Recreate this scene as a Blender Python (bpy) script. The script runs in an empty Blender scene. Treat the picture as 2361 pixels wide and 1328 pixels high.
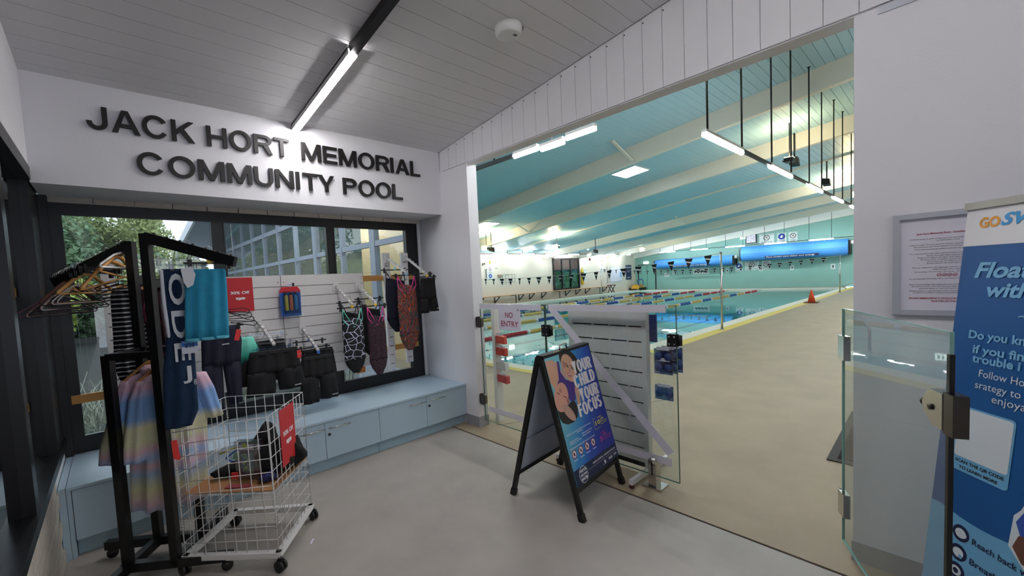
import bpy, bmesh, math, random
from mathutils import Matrix, Vector
PI = math.pi
rnd = random.Random(7)
COL = bpy.context.scene.collection
sc = bpy.context.scene

# ---------------------------------------------------------------- camera
YAW, PITCH, ROLL = math.radians(48.172), math.radians(-3.3366), math.radians(-2.8438)
FPX, PCX, PCY, CAMH = 961.33, 1122.44, 698.32, 1.6
_f = Vector((math.cos(PITCH)*math.cos(YAW), math.cos(PITCH)*math.sin(YAW), math.sin(PITCH)))
_r = Vector((math.sin(YAW), -math.cos(YAW), 0.0))
_u = _r.cross(_f)
_r2 = math.cos(ROLL)*_r + math.sin(ROLL)*_u
_u2 = -math.sin(ROLL)*_r + math.cos(ROLL)*_u
cam_data = bpy.data.cameras.new('camera'); cam_data.sensor_width = 36.0; cam_data.sensor_fit = 'HORIZONTAL'
cam_data.lens = FPX/2361*36.0
cam_data.shift_x = (1180.5-PCX)/2361; cam_data.shift_y = (PCY-664)/2361
cam_data.clip_start = 0.02; cam_data.clip_end = 500
cam = bpy.data.objects.new('camera', cam_data); COL.objects.link(cam)
M = Matrix.Identity(4)
for i in range(3):
    M[i][0] = _r2[i]; M[i][1] = _u2[i]; M[i][2] = -_f[i]
M[2][3] = CAMH
cam.matrix_world = M
sc.camera = cam

# ---------------------------------------------------------------- world, exposure
sc.view_settings.view_transform = 'Standard'
try: sc.view_settings.look = 'None'
except Exception: pass
sc.view_settings.exposure = 1.15; sc.view_settings.gamma = 1.0; sc.view_settings.use_curve_mapping = False
w = bpy.data.worlds.new('sky'); sc.world = w; w.use_nodes = True
nt = w.node_tree; nt.nodes.clear()
wo = nt.nodes.new('ShaderNodeOutputWorld'); bg = nt.nodes.new('ShaderNodeBackground')
tc = nt.nodes.new('ShaderNodeTexCoord'); no = nt.nodes.new('ShaderNodeTexNoise'); no.inputs['Scale'].default_value = 3.0
cr = nt.nodes.new('ShaderNodeValToRGB'); cr.color_ramp.elements[0].color = (.58, .74, 1.0, 1); cr.color_ramp.elements[1].color = (1, 1, 1, 1)
cr.color_ramp.elements[0].position = .35; cr.color_ramp.elements[1].position = .6
nt.links.new(tc.outputs['Generated'], no.inputs['Vector']); nt.links.new(no.outputs['Fac'], cr.inputs['Fac'])
nt.links.new(cr.outputs['Color'], bg.inputs['Color']); bg.inputs['Strength'].default_value = 1.1
nt.links.new(bg.outputs['Background'], wo.inputs['Surface'])
TUBE_FOYER, TUBE_HALL, SKYLIGHT = 36.0, 52.0, 6.0
try:
    sc.cycles.max_bounces = 10; sc.cycles.transparent_max_bounces = 24; sc.cycles.use_denoising = True
    sc.cycles.caustics_reflective = False; sc.cycles.caustics_refractive = False; sc.cycles.sample_clamp_indirect = 6.0
except Exception: pass

# ---------------------------------------------------------------- helpers
def lin(c):
    if isinstance(c, str):
        c = c.lstrip('#'); c = tuple(int(c[i:i+2], 16)/255 for i in (0, 2, 4))
    return tuple(((v/12.92) if v <= .04045 else ((v+.055)/1.055)**2.4) for v in c)+(1.0,)
MATS = {}
def mat(name, col, rough=.6, metal=0.0, var=0.0, vscale=8.0, bump=0.0, bscale=60.0, emit=None, estr=0.0, spec=.5, coat=0.0, alpha=None, trans=0.0):
    if name in MATS: return MATS[name]
    m = bpy.data.materials.new(name); m.use_nodes = True; t = m.node_tree; b = t.nodes['Principled BSDF']
    c = lin(col); b.inputs['Base Color'].default_value = c; b.inputs['Roughness'].default_value = rough; b.inputs['Metallic'].default_value = metal
    b.inputs['Specular IOR Level'].default_value = spec; b.inputs['Coat Weight'].default_value = coat
    if trans: b.inputs['Transmission Weight'].default_value = trans
    if emit is not None:
        b.inputs['Emission Color'].default_value = lin(emit); b.inputs['Emission Strength'].default_value = estr
    if var or bump:
        tcn = t.nodes.new('ShaderNodeTexCoord')
    if var:
        n = t.nodes.new('ShaderNodeTexNoise'); n.inputs['Scale'].default_value = vscale; n.inputs['Detail'].default_value = 6
        t.links.new(tcn.outputs['Object'], n.inputs['Vector'])
        mx = t.nodes.new('ShaderNodeMix'); mx.data_type = 'RGBA'
        mx.inputs['A'].default_value = tuple(max(0, v*(1-var)) for v in c[:3])+(1,); mx.inputs['B'].default_value = tuple(min(1, v*(1+var)) for v in c[:3])+(1,)
        t.links.new(n.outputs['Fac'], mx.inputs['Factor']); t.links.new(mx.outputs['Result'], b.inputs['Base Color'])
    if bump:
        n2 = t.nodes.new('ShaderNodeTexNoise'); n2.inputs['Scale'].default_value = bscale; n2.inputs['Detail'].default_value = 4
        t.links.new(tcn.outputs['Object'], n2.inputs['Vector'])
        bp = t.nodes.new('ShaderNodeBump'); bp.inputs['Strength'].default_value = bump; bp.inputs['Distance'].default_value = .01
        t.links.new(n2.outputs['Fac'], bp.inputs['Height']); t.links.new(bp.outputs['Normal'], b.inputs['Normal'])
    MATS[name] = m; return m
def ramp_mat(name, stops, axis='Z', lo=0.0, hi=1.0, rough=.9, noise=0.0, nscale=8.0, interp='LINEAR', bump=0.0):
    """colour bands of the cloth itself along one object axis"""
    if name in MATS: return MATS[name]
    m = bpy.data.materials.new(name); m.use_nodes = True; t = m.node_tree; b = t.nodes['Principled BSDF']; b.inputs['Roughness'].default_value = rough
    tcn = t.nodes.new('ShaderNodeTexCoord'); sp = t.nodes.new('ShaderNodeSeparateXYZ'); t.links.new(tcn.outputs['Object'], sp.inputs[0])
    mr = t.nodes.new('ShaderNodeMapRange'); mr.inputs['From Min'].default_value = lo; mr.inputs['From Max'].default_value = hi
    src = sp.outputs[axis]
    if noise:
        n = t.nodes.new('ShaderNodeTexNoise'); n.inputs['Scale'].default_value = nscale; t.links.new(tcn.outputs['Object'], n.inputs['Vector'])
        ma = t.nodes.new('ShaderNodeMath'); ma.operation = 'MULTIPLY_ADD'; ma.inputs[1].default_value = noise
        t.links.new(n.outputs['Fac'], ma.inputs[0]); t.links.new(src, ma.inputs[2]); src = ma.outputs[0]
    t.links.new(src, mr.inputs['Value'])
    cr = t.nodes.new('ShaderNodeValToRGB'); cr.color_ramp.interpolation = interp
    els = cr.color_ramp.elements
    while len(els) < len(stops): els.new(.5)
    for e, (p, c) in zip(els, stops): e.position = p; e.color = lin(c)
    t.links.new(mr.outputs['Result'], cr.inputs['Fac']); t.links.new(cr.outputs['Color'], b.inputs['Base Color'])
    if bump:
        n2 = t.nodes.new('ShaderNodeTexNoise'); n2.inputs['Scale'].default_value = 300; t.links.new(tcn.outputs['Object'], n2.inputs['Vector'])
        bp = t.nodes.new('ShaderNodeBump'); bp.inputs['Strength'].default_value = bump; bp.inputs['Distance'].default_value = .01
        t.links.new(n2.outputs['Fac'], bp.inputs['Height']); t.links.new(bp.outputs['Normal'], b.inputs['Normal'])
    MATS[name] = m; return m
def wave_mat(name, c1, c2, scale, axis='Z', thr=.8, rough=.9, dist=0.0):
    if name in MATS: return MATS[name]
    m = bpy.data.materials.new(name); m.use_nodes = True; t = m.node_tree; b = t.nodes['Principled BSDF']; b.inputs['Roughness'].default_value = rough
    tcn = t.nodes.new('ShaderNodeTexCoord'); wv = t.nodes.new('ShaderNodeTexWave'); wv.bands_direction = axis; wv.inputs['Scale'].default_value = scale
    wv.inputs['Distortion'].default_value = dist; wv.inputs['Detail'].default_value = 3
    t.links.new(tcn.outputs['Object'], wv.inputs['Vector'])
    cr = t.nodes.new('ShaderNodeValToRGB'); cr.color_ramp.interpolation = 'CONSTANT'
    cr.color_ramp.elements[0].color = lin(c1); cr.color_ramp.elements[1].position = thr; cr.color_ramp.elements[1].color = lin(c2)
    t.links.new(wv.outputs['Fac'], cr.inputs['Fac']); t.links.new(cr.outputs['Color'], b.inputs['Base Color'])
    MATS[name] = m; return m
def pattern_mat(name, stops, scale=(1, 1, 1), kind='noise', s=10.0, dist=2.0, rough=.7):
    if name in MATS: return MATS[name]
    m = bpy.data.materials.new(name); m.use_nodes = True; t = m.node_tree; b = t.nodes['Principled BSDF']; b.inputs['Roughness'].default_value = rough
    tcn = t.nodes.new('ShaderNodeTexCoord'); mp = t.nodes.new('ShaderNodeMapping'); mp.inputs['Scale'].default_value = scale
    t.links.new(tcn.outputs['Object'], mp.inputs['Vector'])
    if kind == 'noise':
        n = t.nodes.new('ShaderNodeTexNoise'); n.inputs['Scale'].default_value = s; n.inputs['Distortion'].default_value = dist; out = n.outputs['Fac']
    elif kind == 'vor':
        n = t.nodes.new('ShaderNodeTexVoronoi'); n.feature = 'DISTANCE_TO_EDGE'; n.inputs['Scale'].default_value = s; out = n.outputs['Distance']
    else:
        n = t.nodes.new('ShaderNodeTexWave'); n.inputs['Scale'].default_value = s; n.inputs['Distortion'].default_value = dist; n.bands_direction = 'DIAGONAL'; out = n.outputs['Fac']
    t.links.new(mp.outputs['Vector'], n.inputs['Vector'])
    cr = t.nodes.new('ShaderNodeValToRGB'); cr.color_ramp.interpolation = 'CONSTANT'
    els = cr.color_ramp.elements
    while len(els) < len(stops): els.new(.5)
    for e, (p, c) in zip(els, stops): e.position = p; e.color = lin(c)
    t.links.new(out, cr.inputs['Fac']); t.links.new(cr.outputs['Color'], b.inputs['Base Color'])
    MATS[name] = m; return m
def glass_mat(name, tint, ior=1.5, rough=0.0, bump=0.0, bscale=3.0, boost=1.0):
    if name in MATS: return MATS[name]
    m = bpy.data.materials.new(name); m.use_nodes = True; t = m.node_tree; t.nodes.clear()
    o = t.nodes.new('ShaderNodeOutputMaterial'); mx = t.nodes.new('ShaderNodeMixShader'); tr = t.nodes.new('ShaderNodeBsdfTransparent'); gl = t.nodes.new('ShaderNodeBsdfGlossy')
    lw_ = t.nodes.new('ShaderNodeLayerWeight'); lw_.inputs['Blend'].default_value = .5      # Schlick reflectance, the same from both sides
    pw_ = t.nodes.new('ShaderNodeMath'); pw_.operation = 'POWER'; pw_.inputs[1].default_value = 5.0; t.links.new(lw_.outputs['Facing'], pw_.inputs[0])
    f0 = ((ior-1)/(ior+1))**2*(1.0 if ior < 1.4 else 1.7)
    fr = t.nodes.new('ShaderNodeMath'); fr.operation = 'MULTIPLY_ADD'; fr.inputs[1].default_value = 1-f0; fr.inputs[2].default_value = f0; t.links.new(pw_.outputs[0], fr.inputs[0])
    tr.inputs['Color'].default_value = lin(tint); gl.inputs['Roughness'].default_value = rough
    src = fr.outputs[0]
    if boost != 1.0:
        mm = t.nodes.new('ShaderNodeMath'); mm.operation = 'MULTIPLY'; mm.use_clamp = True; mm.inputs[1].default_value = boost; t.links.new(src, mm.inputs[0]); src = mm.outputs[0]
    t.links.new(src, mx.inputs[0]); t.links.new(tr.outputs[0], mx.inputs[1]); t.links.new(gl.outputs[0], mx.inputs[2]); t.links.new(mx.outputs[0], o.inputs['Surface'])
    if bump:
        tcn = t.nodes.new('ShaderNodeTexCoord'); n2 = t.nodes.new('ShaderNodeTexNoise'); n2.inputs['Scale'].default_value = bscale; n2.inputs['Detail'].default_value = 2
        t.links.new(tcn.outputs['Object'], n2.inputs['Vector']); bp = t.nodes.new('ShaderNodeBump'); bp.inputs['Strength'].default_value = bump; bp.inputs['Distance'].default_value = .02
        t.links.new(n2.outputs['Fac'], bp.inputs['Height']); t.links.new(bp.outputs['Normal'], gl.inputs['Normal']); t.links.new(bp.outputs['Normal'], lw_.inputs['Normal'])
    MATS[name] = m; return m

class MB:
    """collects shapes for one mesh"""
    def __init__(s): s.v = []; s.f = []; s.sm = []
    def add(s, vs, fs, smooth=False):
        k = len(s.v); s.v += [tuple(p) for p in vs]; s.f += [tuple(k+i for i in f) for f in fs]; s.sm += [smooth]*len(fs); return s
    def box(s, x0, x1, y0, y1, z0, z1):
        vs = [(x, y, z) for x in (x0, x1) for y in (y0, y1) for z in (z0, z1)]
        return s.add(vs, [(0, 1, 3, 2), (4, 6, 7, 5), (0, 4, 5, 1), (2, 3, 7, 6), (0, 2, 6, 4), (1, 5, 7, 3)])
    def hexa(s, p):   # 8 points, bottom quad then top quad
        return s.add(p, [(3, 2, 1, 0), (4, 5, 6, 7), (0, 1, 5, 4), (1, 2, 6, 5), (2, 3, 7, 6), (3, 0, 4, 7)])
    def bar(s, a, b, w, h, up=(0, 0, 1)):
        a = Vector(a); b = Vector(b); d = (b-a).normalized(); up = Vector(up)
        sd = d.cross(up)
        if sd.length < 1e-4: sd = d.cross(Vector((1, 0, 0)))
        sd.normalize(); u = sd.cross(d).normalized(); sd *= w/2; u *= h/2
        return s.hexa([a-sd-u, a+sd-u, b+sd-u, b-sd-u, a-sd+u, a+sd+u, b+sd+u, b-sd+u])
    def obox(s, c, U, V, N, hu, hv, hn):
        c = Vector(c); U = Vector(U)*hu; V = Vector(V)*hv; N = Vector(N)*hn
        return s.hexa([c-U-V-N, c+U-V-N, c+U+V-N, c-U+V-N, c-U-V+N, c+U-V+N, c+U+V+N, c-U+V+N])
    def tube(s, pts, r, n=6, closed=False):
        pts = [Vector(p) for p in pts]; N = len(pts); rings = []
        prev = None
        for i, p in enumerate(pts):
            if closed: d = pts[(i+1) % N]-pts[i-1]
            else: d = pts[min(i+1, N-1)]-pts[max(i-1, 0)]
            d.normalize()
            if prev is None:
                a = d.cross(Vector((0, 0, 1)))
                if a.length < .05: a = d.cross(Vector((1, 0, 0)))
            else: a = prev-d*prev.dot(d)
            a.normalize(); prev = a; b = d.cross(a)
            rr = r[i] if isinstance(r, (list, tuple)) else r
            rings.append([p+rr*(math.cos(2*PI*k/n)*a+math.sin(2*PI*k/n)*b) for k in range(n)])
        vs = [q for g in rings for q in g]; fs = []
        for i in range(N if closed else N-1):
            j = (i+1) % N
            for k in range(n): fs.append((i*n+k, i*n+(k+1) % n, j*n+(k+1) % n, j*n+k))
        if not closed: fs += [tuple(range(n-1, -1, -1)), tuple((N-1)*n+k for k in range(n))]
        return s.add(vs, fs, True)
    def cyl(s, a, b, r, n=12, r2=None): return s.tube([a, b], [r, r if r2 is None else r2], n)
    def lathe(s, prof, c=(0, 0, 0), n=16, axis='z'):
        vs = []; fs = []
        for r, z in prof:
            for k in range(n):
                a = 2*PI*k/n
                p = (r*math.cos(a), r*math.sin(a), z)
                if axis == 'x': p = (p[2], p[0], p[1])
                if axis == 'y': p = (p[1], p[2], p[0])
                vs.append((c[0]+p[0], c[1]+p[1], c[2]+p[2]))
        for i in range(len(prof)-1):
            for k in range(n): fs.append((i*n+k, i*n+(k+1) % n, (i+1)*n+(k+1) % n, (i+1)*n+k))
        fs += [tuple(range(n-1, -1, -1)), tuple((len(prof)-1)*n+k for k in range(n))]
        return s.add(vs, fs, True)
    def prism(s, pts, O, U, V, N, t):
        """2-D outline in the plane O,U,V given thickness t along N"""
        O = Vector(O); U = Vector(U); V = Vector(V); N = Vector(N); n = len(pts)
        a = [O+U*p[0]+V*p[1] for p in pts]; b = [q+N*t for q in a]
        fs = [tuple(range(n-1, -1, -1)), tuple(range(n, 2*n))]+[(i, (i+1) % n, n+(i+1) % n, n+i) for i in range(n)]
        return s.add(a+b, fs)
    def garment(s, O, U, N, rows, n=12, fold=.012, nf=3, ph=0.0, V=(0, 0, 1)):
        """closed cloth shell: rows = (height, u_left, u_right, half_depth)"""
        O = Vector(O); U = Vector(U).normalized(); N = Vector(N).normalized(); V = Vector(V); R = []
        for i in range(len(rows)-1):
            a, b = rows[i], rows[i+1]
            for k in range(4): q = k/4; R.append(tuple(a[j]*(1-q)+b[j]*q for j in range(4)))
        R.append(rows[-1]); m = len(R); fr = []; bk = []
        for i, (h, u0, u1, dp) in enumerate(R):
            g = i/(m-1)
            for j in range(n+1):
                q = j/n; w = dp*math.sqrt(max(0, 1-(2*q-1)**2)); fo = fold*(.25+.75*g)*math.sin(nf*2*PI*q+ph+1.3*g)
                c = O+U*(u0+(u1-u0)*q)+V*h
                fr.append(c+N*(w+fo)); bk.append(c+N*(-w+fo-.0015))
        k = len(fr); fs = []
        W = n+1
        for i in range(m-1):
            for j in range(n):
                a = i*W+j; fs.append((a, a+W, a+W+1, a+1)); fs.append((k+a, k+a+1, k+a+W+1, k+a+W))
            a = i*W; fs.append((a, k+a, k+a+W, a+W)); a = i*W+n; fs.append((a, a+W, k+a+W, k+a))
        for j in range(n):
            fs.append((j, j+1, k+j+1, k+j)); a = (m-1)*W+j; fs.append((a, k+a, k+a+1, a+1))
        return s.add(fr+bk, fs, True)
    def mesh(s, name, m):
        me = bpy.data.meshes.new(name); me.from_pydata(s.v, [], s.f); me.polygons.foreach_set('use_smooth', s.sm)
        if m: me.materials.append(m)
        me.update(); return me

def tag(o, label=None, cat=None, group=None, kind=None):
    if label: o['label'] = label
    if cat: o['category'] = cat
    if group: o['group'] = group
    if kind: o['kind'] = kind
    return o
PM = {}
def put(name, me, parent=None):
    o = bpy.data.objects.new(name, me); COL.objects.link(o)
    if parent is not None:
        o.parent = parent
        o.matrix_parent_inverse = PM.get(parent.name, Matrix.Identity(4))
    return o
def obj(name, mb, m, parent=None, label=None):
    o = put(name, mb.mesh(name, m), parent)
    if label: o['label'] = label
    return o
def thing(name, label, cat, loc=(0, 0, 0), group=None):
    """Empty at the thing's base; its parts are given in world coordinates"""
    o = bpy.data.objects.new(name, None); COL.objects.link(o); o.location = loc; o.empty_display_size = .05
    tag(o, label, cat, group); PM[o.name] = Matrix.Translation(Vector(loc)).inverted(); return o
def solo(name, mb, m, label, cat, group=None): return tag(obj(name, mb, m), label, cat, group)
def struct(name, mb, m, parent=None):
    o = obj(name, mb, m, parent)
    if parent is None: o['kind'] = 'structure'
    return o
def dup(root, loc, label=None, group=None, rz=None):
    r = root.copy(); COL.objects.link(r); r.location = loc
    if rz is not None: r.rotation_euler = (0, 0, rz)
    if label: r['label'] = label
    if group: r['group'] = group
    for ch in list(root.children):
        c = ch.copy(); COL.objects.link(c); c.parent = r
        for g in ch.children:
            d = g.copy(); COL.objects.link(d); d.parent = c
    return r
def pieces(name, me, parent, offs):
    """alike pieces that share one mesh"""
    out = []
    for p in offs:
        o = put(name, me, parent); o.location = p; out.append(o)
    return out
def text_mesh(s, O, U, V, h, width=None, bold=0.0, extrude=0.0, align='L', shear=0.0):
    """flat lettering: cap height h, fitted to width, O = bottom left (or centre) of the line"""
    c = bpy.data.curves.new('lettering', 'FONT'); c.body = s; c.size = 1; c.offset = bold; c.extrude = 0.0; c.resolution_u = 3; c.shear = shear
    o = bpy.data.objects.new('lettering', c); me = bpy.data.meshes.new_from_object(o)
    bpy.data.objects.remove(o); bpy.data.curves.remove(c)
    O = Vector(O); U = Vector(U).normalized(); V = Vector(V).normalized(); N = U.cross(V)
    if not me.vertices: return me
    xs = [v.co.x for v in me.vertices]; x0, x1 = min(xs), max(xs); k = h/(.71+2*bold)
    kx = (width/(x1-x0)) if width else k; sh = 0 if align == 'L' else (x1-x0)/2*kx if align == 'C' else (x1-x0)*kx
    if extrude:
        bm = bmesh.new(); bm.from_mesh(me); bmesh.ops.remove_doubles(bm, verts=bm.verts, dist=1e-5)
        g = bmesh.ops.extrude_face_region(bm, geom=list(bm.faces))
        for e in g['geom']:
            if isinstance(e, bmesh.types.BMVert): e.co.z += 1.0
        bm.to_mesh(me); bm.free()
    for v in me.vertices:
        v.co = O+U*((v.co.x-x0)*kx-sh)+V*((v.co.y+bold)*k)+N*(v.co.z*extrude)
    return me
def text(s, O, U, V, h, m, parent, width=None, bold=0.0, extrude=0.0, align='L', name='lettering', shear=0.0):
    me = text_mesh(s, O, U, V, h, width, bold, extrude, align, shear); me.materials.append(m); return put(name, me, parent)
def disc(c, U, V, r, n=20, N=None, t=.001, r0=None):
    mb = MB(); U = Vector(U); V = Vector(V); N = U.cross(V)
    if r0 is None: mb.prism([(r*math.cos(2*PI*k/n), r*math.sin(2*PI*k/n)) for k in range(n)], c, U, V, N, t)
    else:
        c = Vector(c); vs = []
        for rr in (r0, r):
            for k in range(n): vs.append(c+U*rr*math.cos(2*PI*k/n)+V*rr*math.sin(2*PI*k/n)+N*t)
        mb.add(vs, [(k, (k+1) % n, n+(k+1) % n, n+k) for k in range(n)])
    return mb
X, Y, Z = Vector((1, 0, 0)), Vector((0, 1, 0)), Vector((0, 0, 1))

# ---------------------------------------------------------------- materials
M_wall = mat('white_paint', '#e9e8ec', .75, var=.03, vscale=3, bump=.08, bscale=120)
M_board = mat('ceiling_board_paint', '#e2e0e2', .55, var=.03, vscale=2, bump=.05)
M_gap = mat('shadow_gap', '#4a4748', .9)
M_conc = mat('polished_concrete', '#a7a098', .5, var=.22, vscale=3.2, bump=.05, bscale=160)
M_deck = mat('deck_concrete', '#a5957e', .6, var=.18, vscale=2.5, bump=.08, bscale=90)
M_frame = mat('black_window_frame', '#121216', .35)
M_black = mat('black_powder_coat', '#0d0d0f', .4)
M_blackpl = mat('black_plastic', '#101013', .35)
M_glass = glass_mat('window_glass', '#f2f7f8')
M_fence = glass_mat('fence_glass', '#f0f7f5')
M_gedge = mat('glass_edge', '#2f5a50', .1, spec=.8)
M_bench = mat('pale_blue_laminate', '#b4cad9', .42, var=.03, vscale=2)
M_kick = mat('blue_kickboard', '#a3bccb', .5, var=.05, vscale=10)
M_steel = mat('stainless_steel', '#c6c3bf', .22, metal=1.0)
M_alu = mat('silver_aluminium', '#c9ccd6', .35, metal=.25)
M_dchrome = mat('dark_chrome', '#55514c', .25, metal=1.0)
M_whitem = mat('white_metal', '#e4e2e0', .4)
M_whitepl = mat('white_plastic', '#e6e4e2', .4)
M_slat = mat('white_slat_board', '#e6e2e0', .5, var=.02)
M_grey = mat('grey_skirting', '#9a9ba2', .6, var=.04)
M_brick = mat('painted_brick', '#c9c0b3', .8, var=.06, vscale=20, bump=.5, bscale=60)
M_timber = mat('pale_timber', '#c9924f', .55, var=.2, vscale=6, bump=.1)
M_letter = mat('black_sign_letter', '#120e0d', .42)
M_print = mat('white_print', '#f2f2f6', .6)
M_ink = mat('black_ink', '#17171c', .6)
M_red = mat('red_card', '#c2232b', .5)
M_redprint = mat('red_print', '#a8203f', .6)
M_paper = mat('white_paper', '#e3e0ec', .6)
M_tape = mat('white_tape', '#e2e0ea', .6)
M_cream = mat('cream_paint', '#f1ece0', .6, var=.03, vscale=1)
M_hallceil = mat('teal_ceiling_paint', '#b3d9e8', .4, var=.03, vscale=1)
M_hallgap = mat('teal_shadow_gap', '#8cb0b2', .6)
M_teal = mat('teal_brick_wall', '#8ab8ae', .6, var=.06, vscale=1.5, bump=.3, bscale=14)
M_hwall = mat('cream_block_wall', '#ddd5c6', .6, var=.02, bump=.1, bscale=10)
M_lamp = mat('lit_lamp_tube', '#ffffff', .5, emit='#fbf8fa', estr=TUBE_FOYER)
M_lamph = mat('lit_hall_tube', '#ffffff', .5, emit='#f8fcff', estr=TUBE_HALL)
M_sky = mat('lit_skylight_diffuser', '#ffffff', .5, emit='#f2f7ff', estr=SKYLIGHT)
M_clear = glass_mat('clear_plastic', '#e6eaf0', ior=1.6, rough=.08, boost=2.2)
M_yellow = mat('yellow_plastic', '#e8c23a', .5)
M_blackcl = mat('black_cloth', '#0e0e11', .85, bump=.2, bscale=300)
M_navycl = mat('navy_cloth', '#12142a', .85, bump=.2, bscale=300)
M_orange = mat('orange_plastic', '#e8542a', .5)
# ---- heavy sans-serif letters drawn as solid outlines (cap height 1)
def glyph(ch, w, sx, sy):
    def R(x0, x1, y0, y1): return [(x0, y0), (x1, y0), (x1, y1), (x0, y1)]
    def A(cx, cy, rx, ry, a0, a1, n=18, tx=None, ty=None):
        tx = tx or sx; ty = ty or sy; out = []
        for k in range(n):
            p0, p1 = [math.radians(a0+(a1-a0)*(k+j)/n) for j in (0, 1)]
            out.append([(cx+(rx-tx)*math.cos(p0), cy+(ry-ty)*math.sin(p0)), (cx+rx*math.cos(p0), cy+ry*math.sin(p0)), (cx+rx*math.cos(p1), cy+ry*math.sin(p1)), (cx+(rx-tx)*math.cos(p1), cy+(ry-ty)*math.sin(p1))])
        return out
    h = w/2
    if ch == 'I': return [R(0, sx, 0, 1)]
    if ch == 'L': return [R(0, sx, 0, 1), R(sx, w, 0, sy)]
    if ch == 'H': return [R(0, sx, 0, 1), R(w-sx, w, 0, 1), R(sx, w-sx, .5-sy/2, .5+sy/2)]
    if ch == 'T': return [R(0, w, 1-sy, 1), R(h-sx/2, h+sx/2, 0, 1-sy)]
    if ch == 'E': return [R(0, sx, 0, 1), R(sx, w, 0, sy), R(sx, w*.94, .5-sy/2, .5+sy/2), R(sx, w, 1-sy, 1)]
    if ch == 'F': return [R(0, sx, 0, 1), R(sx, w*.92, .5-sy/2, .5+sy/2), R(sx, w, 1-sy, 1)]
    if ch == 'N': return [R(0, sx, 0, 1), R(w-sx, w, 0, 1), [(sx*.98, 1), (0, 1), (w-sx*.98, 0), (w, 0)]]
    if ch == 'M': return [R(0, sx, 0, 1), R(w-sx, w, 0, 1), [(0, 1), (h-sx*.5, 0), (h+sx*.5, 0), (sx*1.2, 1)], [(w, 1), (w-sx*1.2, 1), (h-sx*.5, 0), (h+sx*.5, 0)]]
    if ch == 'A': return [[(0, 0), (sx*1.08, 0), (h+sx*.25, 1), (h-sx*.6, 1)], [(w, 0), (h+sx*.6, 1), (h-sx*.25, 1), (w-sx*1.08, 0)], R(w*.24, w*.76, .24, .24+sy)]
    if ch == 'Y': return [[(0, 1), (h-sx/2, .38), (h+sx/2, .38), (sx*1.15, 1)], [(w, 1), (w-sx*1.15, 1), (h-sx/2, .38), (h+sx/2, .38)], R(h-sx/2, h+sx/2, 0, .42)]
    if ch == 'K': return [R(0, sx, 0, 1), [(sx, .30), (sx, .56), (w-sx*1.2, 1), (w, 1)], [(w, 0), (w-sx*1.25, 0), (sx*1.5, .58), (sx*2.3, .72)]]
    if ch == 'O': return A(h, .5, h, .53, 0, 360, 34)
    if ch == 'C': return A(h, .5, h, .53, 33, 327, 28)
    if ch == 'U': return [R(0, sx, .36, 1), R(w-sx, w, .36, 1)]+A(h, .36, h, .38, 180, 360)
    if ch == 'J': return [R(w-sx, w, .33, 1)]+A(h, .33, h, .35, 180, 360)
    if ch == 'D': return [R(0, sx, 0, 1), R(sx, w*.5, 0, sy), R(sx, w*.5, 1-sy, 1)]+A(w*.5, .5, w*.5, .5, -90, 90)
    if ch in 'PR':
        g = [R(0, sx, 0, 1), R(sx, w*.58, 1-sy, 1), R(sx, w*.58, .43, .43+sy*.95)]+A(w*.58, .715, w*.42, .285, -90, 90, 12)
        if ch == 'R': g.append([(w-sx*1.02, 0), (w+sx*.1, 0), (w*.78, .47), (w*.48, .47)])
        return g
    if ch == 'S': return A(h, .735, h, .285, 25, 270, 18)+A(h, .275, h, .295, -155, 90, 18)
    return [R(0, w, 0, 1)]
GW = {'I': .21, 'L': .62, 'H': .78, 'T': .72, 'E': .70, 'F': .66, 'N': .80, 'M': .94, 'A': .86, 'Y': .80, 'K': .80, 'O': .90, 'C': .86, 'U': .78, 'J': .62, 'D': .80, 'P': .74, 'R': .78, 'S': .74}
def word(s, O, U, V, h, width, m, parent, name='letter', depth=.02, sx=.20, sy=.17, gap=.10, back=True, joined=False, kern={}):
    """word of solid letters fitted to width; each letter a mesh unless joined"""
    O = Vector(O); U = Vector(U).normalized(); V = Vector(V).normalized(); N = U.cross(V); x = 0; pos = []
    for i, ch in enumerate(s): pos.append((ch, x)); x += GW.get(ch, .7)+gap-kern.get(s[i:i+2], 0)
    tot = x-gap; k = width/tot; acc = MB()
    for ch, gx in pos:
        mb = acc if joined else MB()
        for j, p in enumerate(glyph(ch, GW.get(ch, .7), sx, sy)):
            mb.prism([(gx*k+a*k, b*h) for a, b in p], O+N*(.0002*(j % 3)), U, V, N, -depth if back else depth)
        if not joined: obj(name, mb, m, parent)
    if joined: obj(name, acc, m, parent)
# ================================================================ SETTING: foyer
XL, XR, YW = -0.33, 2.844, 4.34
CS = .12
def cz(y): return 3.03+(3.918-y)*CS                       # foyer ceiling height
HS = .117
def hz(y): return 5.04+(1.72-y)*HS                        # hall ceiling height
# floor
fl_ = struct('floor', MB().box(-3.6, 2.655, -6.0, 4.4, -.12, 0), M_conc)
struct('floor_deck', MB().box(2.675, 5.05, -2.6, 18.3, -.12, 0).box(5.05, 33.8, -2.6, 3.76, -.12, 0).box(32.95, 33.8, 4.35, 17.6, -.12, 0).box(5.05, 33.8, 17.9, 18.3, -.12, 0), M_deck)
struct('trim_1', MB().box(2.655, 2.675, -6, 4.3, -.12, -.006), mat('dark_track_metal', '#4b3f3a', .5, metal=.5))
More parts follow.
